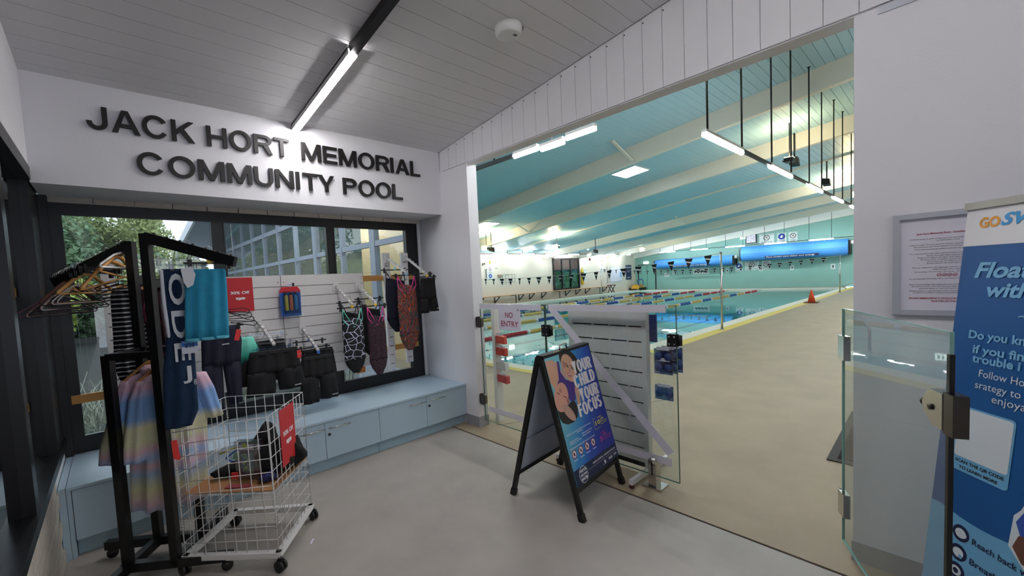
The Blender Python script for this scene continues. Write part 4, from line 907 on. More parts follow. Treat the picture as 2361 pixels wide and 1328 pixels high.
obj('clamshell', MB().obox(q0+Z*.12+qN*.02, qU, Z, qN, .075, .115, .022), M_clear, gp)
obj('insert_card', MB().obox(q0+Z*.115+qN*.005, qU, Z, qN, .066, .105, .002), mat('grey_insert_card', '#4b4b5c', .5), gp)
obj('header_band', MB().obox(q0+Z*.195+qN*.009, qU, Z, qN, .064, .022, .001), M_paper, gp)
obj('header_top', MB().obox(q0+Z*.215+qN*.0102, qU, Z, qN, .064, .008, .001), M_ink, gp)
obj('lime_sticker', disc(q0+Z*.200+qU*(-.030)+qN*.0125, qU, Z, .016), mat('lime_sticker', '#d6ea1e', .5), gp)
obj('round_mark', disc(q0+Z*.190+qU*(.035)+qN*.0125, qU, Z, .014), mat('grey_mark', '#3b4652', .5), gp)
obj('printed_fabric', MB().obox(q0+Z*.09+qU*(-.02)+qN*.010, qU, Z, qN, .030, .060, .006), pattern_mat('blue_lime_print', [(0, '#1d4b6e'), (.45, '#2f86a8'), (.55, '#a9c46a'), (.62, '#1d3c5c')], (1, 1, 1), 'noise', 28, 2), gp)
text('zoggs', q0+Z*.213+qU*(-.05)+qN*.012, qU, Z, .006, M_print, gp, width=.03)
def lump(label, c, rx, ry, rz, m, cat, name):
    mb = MB(); n, mm = 14, 8; vs = []
    r_ = random.Random(hash(label) % 999 if False else len(label))
    for i in range(mm+1):
        for k in range(n):
            a = 2*PI*k/n; f = PI*i/mm; s = 1+.22*math.sin(3*a+i)+.12*r_.uniform(-1, 1); vs.append((c.x+rx*s*math.sin(f)*math.cos(a), c.y+ry*s*math.sin(f)*math.sin(a), c.z+rz*(1-math.cos(f))*.5*(1+.15*math.sin(2*a))))
    fs = [(i*n+k, i*n+(k+1) % n, (i+1)*n+(k+1) % n, (i+1)*n+k) for i in range(mm) for k in range(n)]
    mb.add(vs, fs, True); return solo(name, mb, m, label, cat)
lump('crumpled black swimwear heaped right of the clamshell pack', cp(.80, .50, .466), .095, .10, .20, M_blackcl, 'swimwear', 'folded_swimwear')
lump('black swim cap bag rising behind the clamshell pack', cp(.62, .70, .466), .08, .07, .26, M_blackcl, 'bag', 'swim_bag')
lump('black goggles case lying left on the cardboard', cp(.30, .50, .466), .10, .06, .07, M_blackcl, 'case', 'goggle_case')
lump('black strap bundle against the right side of the wire bin', cp(.92, .75, .466), .06, .09, .17, M_blackcl, 'strap', 'strap_bundle')
lump('dark blue cap at the foot of the black heap', cp(.82, .28, .466), .05, .04, .05, mat('blue_cap', '#1d2560', .6), 'hat', 'bathing_hat')
gg = thing('kick_mask', 'blue and yellow child mask with green lens lying in the wire bin', 'mask', cp(.36, .62, .53))
obj('frame', MB().tube([cp(.20, .55, .56), cp(.30, .58, .60), cp(.45, .60, .615), cp(.55, .60, .60), cp(.50, .58, .55), cp(.38, .55, .53), cp(.26, .55, .54)], .006, 6, closed=True), mat('blue_plastic', '#3f78c9', .4), gg)
obj('lens', MB().prism([(-.06, 0), (.05, -.01), (.06, .035), (-.05, .035)], cp(.38, .57, .55), qU, Z, qN, .004), mat('green_lens', '#74c98a', .2), gg)
obj('strap', MB().tube([cp(.10, .60, .58), cp(.20, .62, .60), cp(.40, .66, .625), cp(.52, .66, .62)], .006, 6), mat('lime_strap', '#bdb04a', .5), gg)
solo('red_tag', MB().obox(cp(.43, .30, .50), qU, Z, qN, .018, .018, .006), mat('red_swing_tag', '#e3322f', .4), 'small red tag on the black goggles case', 'tag')
solo('nose_clip', MB().tube([cp(.80, .52, .64)+Vector((.018*math.cos(a), .0, .022*math.sin(a))) for a in [k*PI/6 for k in range(12)]], .006, 6, closed=True), mat('red_rubber', '#c02636', .5), 'red rubber ring on the black heap in the bin', 'ring')
solo('flat_packet', MB().obox(cp(.55, .14, .470), qU, qN, Z, .07, .018, .003), mat('red_packet', '#a6404c', .5), 'flat red packet on the edge of the cardboard', 'packet')
cU = (CC-CB).normalized(); cN = cU.cross(Z)
cs = sale_sign(CB+(CC-CB)*.22+Z*.545+cN*.012+Z*0, (cU+Z*0).normalized(), Z, .20, .34, '50% Off', 'red 50% Off card tied to the right side of the wire bin')
for u in (.28, .62):
    p = CB+(CC-CB)*u+cN*.008+Z*.885; obj('tie_ring', MB().tube([p+cU*.014*math.cos(a)+Z*.018*math.sin(a) for a in [k*PI/6 for k in range(12)]], .0016, 5, closed=True), M_blackpl, cs)

# ================================================================ A-FRAME SIGN
fA, fB = Vector((2.150, 1.578, 0)), Vector((2.760, 1.650, 0))      # feet under the poster side
gA, gB = Vector((2.094, 2.150, 0)), Vector((2.714, 2.205, 0))      # feet of the rear board
tA, tB = Vector((2.128, 1.862, 1.045)), Vector((2.752, 1.925, 1.045))
af = thing('a_frame_sign', 'black A-frame sign with blue swimming safety poster', 'sign', (2.44, 1.89, 0))
sU = (tB-tA).normalized()
frm = MB().bar(fA, tA, .032, .025, sU).bar(fB, tB, .032, .025, sU).bar(tA-Y*.01, tB-Y*.01, .03, .026).bar(fA+(tA-fA)*.17, fB+(tB-fB)*.17, .03, .022)
obj('front_frame', frm, M_black, af)
obj('rear_frame', MB().bar(gA, tA+Y*.02, .032, .025, sU).bar(gB, tB+Y*.02, .032, .025, sU).bar(tA+Y*.02, tB+Y*.02, .03, .026).bar(gA+(tA-gA)*.17, gB+(tB-gB)*.17, .03, .022), M_black, af)
for p, t_ in ((fA, tA), (fB, tB), (gA, tA), (gB, tB)):
    dd = (t_-p).normalized(); obj('rubber_foot', MB().bar(p, p+dd*.05, .04, .034, sU), M_blackpl, af)
def lerp(a, b, q): return a+(b-a)*q
obj('rear_board', MB().hexa([lerp(gA, tA, .18)+sU*.01, lerp(gB, tB, .18)-sU*.01, lerp(gB, tB, .18)-sU*.01+Y*.004, lerp(gA, tA, .18)+sU*.01+Y*.004, lerp(gA, tA, .97)+sU*.01, lerp(gB, tB, .97)-sU*.01, lerp(gB, tB, .97)-sU*.01+Y*.004, lerp(gA, tA, .97)+sU*.01+Y*.004]), mat('grey_board_back', '#c6cad6', .5), af)
obj('stay', MB().bar(lerp(gA, tA, .42)+sU*.01, lerp(gB, tB, .42)-sU*.01, .02, .004), mat('grey_stay', '#a3a6ae', .4, metal=.4), af)
obj('handle', MB().tube([tA+sU*.24+Z*.01, tA+sU*.25+Z*.05, tA+sU*.33+Z*.052, tA+sU*.34+Z*.01], .006, 8), M_steel, af)
# poster
front_n = sU.cross(Z)
pU = sU; pd = ((fA-tA)).normalized(); pNrm = pd.cross(pU)*-1
if pNrm.y > 0: pNrm = -pNrm
pw = .605; pO = tA+sU*.012+pd*.005+pNrm*.018; phh = .865
def pp(s, t, o=0.0): return pO+pU*s*pw+pd*t*phh+pNrm*(.004+o)
def ppoly(pts, o=.001): 
    mb = MB(); mb.add([pp(s, t, o) for s, t in pts], [tuple(range(len(pts)))]); return mb
def blob(cx, cy, rx, ry, rot=0, n=22, a0=0, a1=360):
    out = []
    for k in range(n):
        a = math.radians(a0+(a1-a0)*k/n); x = rx*math.cos(a); y = ry*math.sin(a)*pw/phh; c, s = math.cos(rot), math.sin(rot); out.append((cx+x*c-y*s, cy+(x*s+y*c)))
    return out
m_p = bpy.data.materials.new('poster_water_print'); m_p.use_nodes = True; t_ = m_p.node_tree; b_ = t_.nodes['Principled BSDF']; b_.inputs['Roughness'].default_value = .35
tc_ = t_.nodes.new('ShaderNodeTexCoord'); dot1 = t_.nodes.new('ShaderNodeVectorMath'); dot1.operation = 'DOT_PRODUCT'; dot1.inputs[1].default_value = tuple(pU/pw)
t_.links.new(tc_.outputs['Object'], dot1.inputs[0])
nz = t_.nodes.new('ShaderNodeTexNoise'); nz.inputs['Scale'].default_value = 4; t_.links.new(tc_.outputs['Object'], nz.inputs['Vector'])
off = -pO.dot(pU)/pw
ad = t_.nodes.new('ShaderNodeMath'); ad.operation = 'ADD'; ad.inputs[1].default_value = off-.15; t_.links.new(dot1.outputs['Value'], ad.inputs[0])
sz_ = t_.nodes.new('ShaderNodeSeparateXYZ'); t_.links.new(tc_.outputs['Object'], sz_.inputs[0])
m1 = t_.nodes.new('ShaderNodeMath'); m1.operation = 'MULTIPLY_ADD'; m1.inputs[1].default_value = -.7; m1.inputs[2].default_value = .55; t_.links.new(sz_.outputs['Z'], m1.inputs[0])
m2 = t_.nodes.new('ShaderNodeMath'); m2.operation = 'ADD'; t_.links.new(ad.outputs[0], m2.inputs[0]); t_.links.new(m1.outputs[0], m2.inputs[1])
m3 = t_.nodes.new('ShaderNodeMath'); m3.operation = 'MULTIPLY_ADD'; m3.inputs[1].default_value = .35; t_.links.new(nz.outputs['Fac'], m3.inputs[0]); t_.links.new(m2.outputs[0], m3.inputs[2])
cr_ = t_.nodes.new('ShaderNodeValToRGB'); e_ = cr_.color_ramp.elements; e_[0].position = .15; e_[0].color = lin('#7cc5d2'); e_[1].position = 1.0; e_[1].color = lin('#1f2f9c'); x_ = e_.new(.5); x_.color = lin('#2d8fd0'); x_ = e_.new(.75); x_.color = lin('#2455bd')
t_.links.new(m3.outputs[0], cr_.inputs['Fac']); t_.links.new(cr_.outputs['Color'], b_.inputs['Base Color'])
po = obj('poster', MB().add([pp(0, 0, -.004), pp(1, 0, -.004), pp(1, 1, -.004), pp(0, 1, -.004), pp(0, 0), pp(1, 0), pp(1, 1), pp(0, 1)], [(0, 1, 2, 3), (4, 7, 6, 5), (0, 4, 5, 1), (1, 5, 6, 2), (2, 6, 7, 3), (3, 7, 4, 0)]), m_p, af)
SK = mat('printed_skin', '#d9a68c', .5); SK2 = mat('printed_skin_shade', '#b98474', .5); HR = mat('printed_dark_hair', '#231a1d', .5); PU_ = mat('printed_purple', '#4a2f86', .5); LI = mat('printed_lips', '#b0485a', .5)
def pic(pts, m, o): obj('printed_shape', ppoly(pts, o), m, po)
pic([(0, .03), (.12, .035), (.22, .07), (.30, .19), (.33, .27), (.42, .26), (.50, .24), (.52, .36), (.48, .44), (.44, .47), (.41, .44), (.43, .36), (.40, .31), (.28, .34), (.14, .33), (.05, .26), (0, .2)], SK, .0004)
pic([(.22, .06), (.26, .062), (.24, .15), (.30, .22), (.40, .245), (.48, .215), (.50, .235), (.43, .33), (.40, .40), (.30, .40), (.22, .33), (.14, .28), (.10, .24), (.17, .20), (.19, .14)], PU_, .0007)
pic(blob(.475, .095, .20, .155, .35), HR, .001)
pic(blob(.425, .140, .145, .165, .35), SK, .0013)
pic(blob(.345, .10, .03, .045, .2), SK2, .0014)
for cx, cy in ((.40, .125), (.49, .155)): pic(blob(cx, cy, .030, .008, .5), HR, .0016); pic(blob(cx, cy-.018, .036, .006, .5), HR, .0016)
pic([(.36, .175), (.40, .178), (.445, .205), (.42, .215), (.385, .205)], LI, .0017); pic([(.372, .181), (.40, .184), (.432, .203), (.40, .197)], M_print, .0019)
pic(blob(.428, .165, .016, .022, .4), SK2, .0016)
pic([(0, .33), (.06, .36), (.18, .42), (.30, .40), (.36, .40), (.40, .47), (.35, .53), (.25, .555), (.12, .55), (.03, .52), (0, .48)], HR, .001)
pic(blob(.13, .335, .155, .145, -.35), mat('printed_pale_skin', '#e0a490', .5), .0013)
pic(blob(.20, .47, .12, .07, .6), mat('printed_hand', '#c9a08f', .5), .0014)
for cx, cy in ((.09, .30), (.20, .345)): pic(blob(cx, cy, .030, .006, .45), HR, .0016)
pic(blob(.14, .285, .022, .028, .2), SK2, .0015); pic(blob(.235, .385, .028, .035, .1), mat('printed_ear', '#b9736c', .5), .0015)
def pt(s, a, b, h, m=M_print, w=None, bold=.02, shear=0):
    O = pp(a, b, .002); text(s, O, pU, -pd, h, m, po, width=w, bold=bold, shear=shear)
M_pink_p = mat('pinkish_print', '#f6eef0', .5)
for s, a, b, w in (('YOUR', .49, .203, .455), ('CHILD', .45, .317, .50), ('YOUR', .495, .437, .455), ('FOCUS', .39, .547, .55)): word(s, pp(a, b, .0022), pU, -pd, .089, pw*w, M_pink_p, po, 'printed_letter', .0004, .33, .16, .05)
pt('NEVER turn your back, ALWAYS actively supervise', .04, .628, .010, w=pw*.53); pt('Including:', .25, .642, .010, w=pw*.12)
pt('-Whilst changing', .055, .685, .010, w=pw*.2); pt('-Whilst caring for others', .33, .672, .010, w=pw*.24); pt('-When using the toilets', .055, .70, .010, w=pw*.25); pt('-When socialising', .33, .69, .010, w=pw*.2)
pt('Please leave the following items in your bag or at home', .035, .735, .011, w=pw*.55)
for k, s in enumerate(('iPads', 'Phones', 'Books', 'Laptops')):
    cx = .09+.142*k; pic(blob(cx, .774, .046, .046), mat('ring_red_print', '#b02a3c', .5), .0016); pic(blob(cx, .774, .037, .037), M_pink_p, .0019)
    pic([(cx-.018, .765), (cx+.012, .762), (cx+.016, .785), (cx-.012, .788)], M_ink, .0022); pic([(cx-.030, .752), (cx-.024, .750), (cx+.03, .796), (cx+.024, .798)], mat('ring_red_print', '#b02a3c', .5), .0024)
    pt(s, cx-.04, .825, .010, w=pw*.085)
M_yp = mat('yellow_print', '#f0e36a', .5); M_mp = mat('magenta_print', '#d14aa8', .5)
pt('UNDER', .74, .622, .009, M_yp, pw*.10); pt('10', .67, .672, .032, M_yp, pw*.12, .03); pt('yrs', .80, .650, .022, M_yp, pw*.08, .03); pt('ALWAYS keep', .79, .668, .010, M_yp, pw*.16); pt('them in sight', .79, .685, .010, M_yp, pw*.15)
for a, b, c, d in ((.635, .61, .70, .6125), (.635, .61, .64, .70), (.635, .6975, .78, .70)): pic([(a, b), (c, b), (c, d), (a, d)], M_yp, .0016)
pt('UNDER', .72, .752, .009, M_mp, pw*.10); pt('5', .68, .81, .036, M_mp, pw*.07, .03); pt('yrs', .77, .777, .022, M_mp, pw*.08, .03); pt('ALWAYS be within', .77, .796, .010, M_mp, pw*.19); pt("arms' reach", .77, .812, .010, M_mp, pw*.17)
pic([(0, .885), (1, .885), (1, 1), (0, 1)], mat('navy_print', '#16224a', .5), .0008)
pt('PARENTS SUPERVISE - LIFEGUARDS SAVE LIVES', .40, .925, .012, w=pw*.56); pic([(.30, .94), (1, .94), (1, .9415), (.30, .9415)], M_print, .0016)
pic(blob(.17, .945, .092, .088), M_print, .0014); pic(blob(.17, .945, .087, .083), mat('navy_print', '#16224a', .5), .0017)
pt('WATCH', .10, .925, .020, w=pw*.14, bold=.04); pt('AROUND', .095, .953, .016, w=pw*.15, bold=.03); pt('WATER', .10, .985, .020, w=pw*.14, bold=.04)
pic(blob(.66, .965, .02, .016), M_print, .0016); pic([(.645, .975), (.68, .972), (.675, .982), (.65, .985)], M_print, .0016); pt('LIWA', .60, .985, .005, w=pw*.03); pt('RLSS', .76, .975, .016, w=pw*.09, bold=.04); pt('NSW', .89, .972, .014, w=pw*.08, bold=.03)

# ================================================================ GLASS FENCE across the opening
GX = 2.88
def glass_panel(name, label, pts, thick, N, cat='glass panel', group=None, edge=M_gedge):
    """pts: outline corners (bottom a, bottom b, top b, top a) in world"""
    t = thing(name, label, cat, (pts[0]+pts[1])/2, group); N = Vector(N)
    ins = pts; mb = MB().hexa([ins[0], ins[1], ins[1]+N*thick, ins[0]+N*thick, ins[3], ins[2], ins[2]+N*thick, ins[3]+N*thick])
    obj('glass', MB().add([p+N*thick/2 for p in pts], [(0, 1, 2, 3)]), M_fence, t)
    eb = MB()
    for i in range(4): eb.bar(pts[i]+N*thick/2, pts[(i+1) % 4]+N*thick/2, thick if True else .01, .003, N.cross((pts[(i+1) % 4]-pts[i]).normalized()))
    obj('edge', eb, edge, t); return t
gl1 = glass_panel('fence_panel', 'frameless glass fence panel between the white column and the NO ENTRY corner', [Vector((GX, 3.335, .085)), Vector((GX, 2.452, .085)), Vector((GX, 2.452, 1.338)), Vector((GX, 3.335, 1.338))], .012, (1, 0, 0), 'glass fence', 'glass fence panels')
gl2 = glass_panel('fence_panel', 'frameless glass fence panel in front of the white slatted stand', [Vector((GX, 2.440, .085)), Vector((GX, 1.270, .085)), Vector((GX, 1.270, 1.350)), Vector((GX, 2.440, 1.340))], .012, (1, 0, 0), 'glass fence', 'glass fence panels')
def tape(label, a, b, w):
    a = Vector(a); b = Vector(b); d = (b-a).normalized(); n = d.cross(X)*w/2
    return solo('tape_strip', MB().hexa([a-n, b-n, b-n+X*.001, a-n+X*.001, a+n, b+n, b+n+X*.001, a+n+X*.001]), M_tape, label, 'tape', 'white tape strips on the glass fence')
TX = GX-.0016
tape('short white tape strip along the top glass edge above the NO ENTRY sign', (TX, 3.335, 1.311), (TX, 2.49, 1.313), .055)
tape('white tape strip along the top glass edge above the slatted stand', (TX, 2.40, 1.313), (TX, 1.339, 1.326), .056)
tape('diagonal white tape strip running down the glass panel', (TX-.001, 2.37, 1.31), (TX-.001, 1.325, .285), .062)
tape('low white tape strip left of the A-frame', (TX, 3.27, .222), (TX, 2.46, .212), .058)
tape('low white tape strip right of the A-frame, ending by the post', (TX, 2.43, .212), (TX, 1.321, .220), .056)
ne = thing('no_entry_sign', 'square white paper NO ENTRY sign taped to the glass', 'sign', (GX-.004, 2.892, 1.08))
obj('paper', MB().box(GX-.006, GX-.003, 2.742, 3.042, 1.082, 1.305), M_paper, ne)
text('NO', (GX-.008, 2.895, 1.205), -Y, Z, .055, M_redprint, ne, width=.105, bold=.005, align='C'); text('ENTRY', (GX-.008, 2.892, 1.118), -Y, Z, .056, M_redprint, ne, width=.235, bold=.005, align='C')
obj('small_mark', MB().box(GX-.008, GX-.006, 2.765, 2.775, 1.282, 1.292).box(GX-.008, GX-.006, 2.755, 2.785, 1.274, 1.277), M_ink, ne)
def bracket(label, y, z, w=.052, h=.105, col=M_dchrome, x=GX):
    t = thing('glass_bracket', label, 'bracket', (x, y, z), 'metal brackets holding the glass')
    obj('plate', MB().box(x-.014, x-.002, y-w, y+w*.55, z-h/2, z+h/2), M_black if col is None else col, t); obj('plate', MB().box(x+.014, x+.026, y-w, y+w*.55, z-h/2, z+h/2), col or M_black, t)
    sb = MB()
    for yy in (y-w*.6, y+w*.2):
        for z_ in (z-h*.3, z+h*.3): sb.lathe([(.006, -.003), (.006, 0), (.001, .001)], (x-.015, yy, z_), 10, 'x')
    obj('bolt', sb, M_steel, t); obj('knuckle', MB().cyl((x+.02, y-w-.004, z-h*.42), (x+.02, y-w-.004, z+h*.42), .018, 12), col or M_black, t); return t
bracket('black clamp joining the two glass panels under the tape', 2.452, 1.105, col=None); bracket('black gate latch plate on the free edge of the glass', 1.305, 1.105, .045, .085, None)
for z, lab in ((1.145, 'upper hex-shaped clamp fixing glass to the white column'), (.315, 'lower hex-shaped clamp fixing glass to the white column')):
    t = thing('glass_bracket', lab, 'bracket', (GX, 3.36, z), 'metal brackets holding the glass')
    obj('plate', MB().prism([(-.045, -.04), (-.03, -.055), (.02, -.055), (.035, -.04), (.035, .04), (.02, .055), (-.03, .055), (-.045, .04)], (GX-.016, 3.35, z), Y, Z, X, .034), mat('grey_clamp', '#6b6762', .35, metal=.7), t)
    obj('rim', MB().tube([(GX-.018, 3.35+a, z+b) for a, b in ((-.045, -.04), (-.03, -.055), (.02, -.055), (.035, -.04), (.035, .04), (.02, .055), (-.03, .055), (-.045, .04))], .004, 6, closed=True), M_black, t)
gp_ = thing('glass_spigot', 'short stainless spigot post holding the glass at the floor', 'post', (GX+.01, 1.452, 0))
obj('base_plate', MB().box(2.83, 2.96, 1.385, 1.53, 0, .012), M_steel, gp_); obj('post', MB().box(GX-.030, GX+.045, 1.428, 1.486, .012, .20), M_steel, gp_); obj('clamp_slot', MB().box(GX-.032, GX+.014, 1.452, 1.462, .10, .202), M_black, gp_)
obj('cap', MB().tube([(GX-.032, 1.457, .198), (GX+.047, 1.457, .198)], .029, 14), M_steel, gp_)
gp2 = thing('glass_spigot', 'short stainless spigot post hidden behind the A-frame', 'post', (GX+.01, 2.2, 0))
obj('base_plate', MB().box(2.83, 2.96, 2.13, 2.27, 0, .012), M_steel, gp2); obj('post', MB().box(GX-.030, GX+.045, 2.17, 2.228, .012, .20), M_steel, gp2)
# slatted stand behind the glass
SX = 2.995
st_ = thing('slatted_stand', 'white slatted product stand on T feet behind the glass', 'display stand', (SX, 1.90, 0))
zz = 1.285; k = 0
while zz > .10:
    obj('slat', MB().box(SX, SX+.02, 1.585, 2.232, max(.05, zz-.108), zz), M_slat, st_); zz -= .1195; k += 1
gpb = MB()
zz = 1.285-.1195
while zz > .10:
    for yb in (1.70, 1.86, 2.02): gpb.box(SX, SX+.02, yb, yb+.012, zz-.0005, zz+.0115)
    zz -= .1195
obj('slat_bridge', gpb, M_slat, st_)
obj('side_frame', MB().box(SX-.004, SX+.05, 1.548, 1.585, .04, 1.29), M_whitem, st_); obj('side_frame', MB().box(SX-.004, SX+.05, 2.232, 2.27, .04, 1.29), M_whitem, st_)
obj('back_slats', MB().box(SX+.03, SX+.05, 1.585, 2.232, .05, 1.28), mat('dark_slot_back', '#23262c', .8), st_)
for y in (1.566, 2.25):
    f_ = obj('foot', MB().bar((2.735, y, .045), (3.33, y, .045), .03, .035), M_whitem, st_); obj('foot_pad', MB().lathe([(.018, 0), (.020, .012), (.015, .026)], (2.752, y, 0), 12), mat('rusty_foot', '#4d2a20', .7), f_)
M_gog = mat('dark_blue_goggles', '#1c3f80', .35)
for k, (z, n, lab) in enumerate(((.985, 3, 'upper'), (.90, 3, 'middle'), (.70, 1, 'lowest'))):
    for j in range(n):
        y = 1.50-.012*j; x = 3.10+.06*j; t = thing('goggles_pack', 'blue packed goggles, %s hook of the slatted stand, %s' % (lab, ('frontmost', 'second', 'hindmost')[j]), 'goggles', (x, y, z), 'packed goggles on the slatted stand')
        mb = MB()
        for s in (-1, 1): mb.lathe([(.006, -.012), (.030, -.008), (.032, .008), (.010, .014)], (x, y+s*.038-.03, z-.05), 12, 'x')
        obj('lens', mb, M_gog, t); obj('packet', MB().box(x-.004, x+.006, y-.10, y+.04, z-.10, z+.01), glass_mat('blue_packet', '#8fa6cc', ior=1.5, boost=1.5), t); obj('header', MB().box(x-.006, x+.004, y-.08, y+.02, z+.0, z+.025), M_paper, t)
solo('swim_brochure', MB().box(3.06, 3.075, 1.50, 1.585, .99+.06, 1.262), mat('blue_brochure_print', '#2a3a72', .5, var=.5, vscale=30), 'narrow blue and white poster strip at the top of the slatted stand', 'brochure')
# red packed items on the stand hidden behind the column
for k, (z, m, lab) in enumerate(((.93, '#d8402c', 'topmost red packed item beside the white column'), (.80, '#c9302c', 'middle red packed item beside the white column'), (.64, '#c8c4c0', 'grey swim cap between the red packed items'), (.50, '#c23038', 'lowest red packed item beside the white column'))):
    y = 3.26-.006*k if k != 2 else 3.25; t = thing('packed_item', lab, 'packet', (3.12, y, z-.05), 'packed items beside the white column')
    obj('body', MB().hexa([(3.08, y-.06, z-.045), (3.15, y-.04, z-.05), (3.16, 3.341, z-.04), (3.09, 3.341, z-.035), (3.08, y-.055, z+.035), (3.15, y-.035, z+.03), (3.16, 3.341, z+.045), (3.09, 3.341, z+.04)]), mat('packet_'+m[1:], m, .4), t)
    obj('header', MB().box(3.09, 3.095, y-.03, y+.06, z+.045, z+.07), M_paper, t)
solo('hook_rail', MB().box(3.08, 3.17, 3.34, 3.385, 0, 1.3), M_slat, 'white upright behind the column carrying the red packets', 'stand')

# ================================================================ OPEN GLASS GATE on the right
hA, hB = Vector((2.905, .385, 0)), Vector((2.055, -.003, 0)); gd = (hB-hA).normalized(); gN = Vector((-gd.y, gd.x, 0))
gt = thing('glass_gate', 'open frameless glass gate with black latch edge', 'gate', hA)
def q4(z0, z1, a=hA, b=hB): return [a+Z*z0, b+Z*z0, b+Z*z1, a+Z*z1]
obj('glass', MB().add(q4(.06, 1.345), [(0, 1, 2, 3)]), glass_mat('gate_glass', '#dfecef', boost=1.3), gt)  # bluish tint stands in for the pool reflected in the glass
obj('edge', MB().bar(hA+Z*1.345, hB+Z*1.345, .012, .004).bar(hA+Z*.06, hB+Z*.06, .012, .004).bar(hA+Z*.06, hA+Z*1.345, .004, .012, gN).bar(hB+Z*1.27, hB+Z*1.345, .004, .012, gN), mat('pale_glass_edge', '#8fb7ad', .15), gt)
obj('seal_strip', MB().bar(hB+Z*.06-gd*.002, hB+Z*1.272-gd*.002, .016, .014, gN), M_black, gt)
for z in (1.135, .27):
    h_ = obj('hinge', MB().bar(hA+gd*.05+Z*z, hA-gd*.03+Z*z, .030, .13), M_steel, gt); obj('pin', MB().cyl(hA-gd*.03+Z*(z-.065), hA-gd*.03+Z*(z+.065), .012, 12), M_dchrome, h_)
lz = 1.075; lc = hB-gd*.075+Z*lz
lt = obj('latch', MB().prism([(.075, -.062), (.075, .062), (.0, .062), (-.035, .03), (-.045, 0), (-.03, -.03), (.02, -.062)], lc-gN*.022, gd, Z, gN, .044), M_steel, gt)
obj('latch_knob', MB().lathe([(.004, 0), (.014, .004), (.016, .014), (.008, .024), (.001, .026)], (lc-gd*.045+gN*(-.012)), 14, 'x'), M_dchrome, lt)
obj('lock_barrel', MB().tube([lc+gd*.012-gN*.024, lc+gd*.012-gN*.028], .011, 14), M_dchrome, lt)
obj('strike_plate', MB().prism([(.0, -.07), (.0, .07), (.055, .07), (.055, -.07)], hB+Z*lz-gN*.02, gd, Z, gN, .04), M_dchrome, gt)
# ================================================================ FLOOR MAT beyond the gate
mt = thing('floor_mat', 'black rubber backed entrance mat behind the glass gate', 'mat', (4.6, .15, 0))
obj('border', MB().prism([(4.19, .66), (5.72, .69), (5.72, -.35), (4.15, -.35)], (0, 0, .002), X, Y, Z, .008), mat('rubber_border', '#2e2c2c', .7), mt)
obj('pile', MB().prism([(4.26, .60), (5.64, .63), (5.64, -.29), (4.22, -.29)], (0, 0, .010), X, Y, Z, .004), mat('mat_pile', '#141416', .95, bump=.5, bscale=400), mt)

# ================================================================ NOTICE FRAME on the right wall
nf = thing('notice_frame', 'silver framed notice of pool conditions on the white wall', 'notice', (XR, .02, 1.327))
yl, yr, zb_, zt_ = .192, -.40+.23, 1.327, 1.803
for a, b in (((yl, zb_+.011), (yr, zb_+.011)), ((yl, zt_-.011), (yr, zt_-.011))): obj('frame_rail', MB().bar((XR-.010, a[0], a[1]), (XR-.010, b[0], b[1]), .018, .024), M_alu, nf)
for y in (yl-.012, yr+.012): obj('frame_rail', MB().bar((XR-.011, y, zb_), (XR-.011, y, zt_), .024, .018, X), M_alu, nf)
obj('paper', MB().box(XR-.006, XR-.002, yr+.01, yl-.01, zb_+.01, zt_-.01), M_paper, nf)
yc = .012
def nt_(s, z, w, h=.0065, m=M_ink, b=.0): text(s, (XR-.0075, yc, z), -Y, Z, h, m, nf, width=w, bold=b, align='C')
nt_('Jack Hort Memorial Pool - Conditions of Entry', 1.703, .20, .008, M_redprint, .02)
for z, w, s in ((1.680, .245, 'Children under 5 years of age must be accompanied into the water by'), (1.671, .07, 'an adult within reach'), (1.653, .245, 'Children under 10 years must be actively supervised by an adult over 16'), (1.643, .215, 'Non Swimmers and Weak Swimmers should stay within shallow water'), (1.632, .215, 'Those with pre-existing medical conditions should inform lifeguards'), (1.612, .245, 'To create a fun and safe environment customers are asked to'), (1.602, .13, 'Shower thoroughly before entering the water'), (1.593, .19, 'Read and follow all signs and lifeguard directions'), (1.584, .17, 'Ensure that suitable swimwear is worn'), (1.575, .13, 'Avoid the use of offensive language'), (1.566, .13, 'Please follow all staff instructions'), (1.547, .225, 'Please observe all signage within the facility as the'), (1.538, .09, 'following rules apply'), (1.527, .21, 'No smoking - No running - No diving - No bombing - No glass'), (1.495, .245, 'No photography (including Video and Mobile Phones) without permission'), (1.468, .245, 'Please acknowledge that when you are on the premises both you and'), (1.459, .23, 'any items at your own risk and you shall not seek any liability for'), (1.450, .18, 'personal injury or loss of property which may arise'), (1.438, .245, 'Please behave responsibly and respectfully, not in your own'), (1.429, .22, 'conditions or follow Lifeguard instructions may result in removal')):
    nt_(s, z, w, .0052)
for k in range(4):
    c = Vector((XR-.0075, yc+.026-.0165*k, 1.514)); obj('ban_symbol', disc(c, -Y, Z, .0072, 16, r0=.0056), M_redprint, nf); obj('ban_bar', MB().bar(c-Y*.004+Z*.004-X*.001, c+Y*.004-Z*.004-X*.001, .0015, .0015, X), M_redprint, nf)
nt_('IN AN EMERGENCY FOLLOW THE LIFEGUARDS', 1.402, .245, .008, M_redprint, .02); nt_('INSTRUCTIONS', 1.389, .10, .0075, M_redprint, .02)

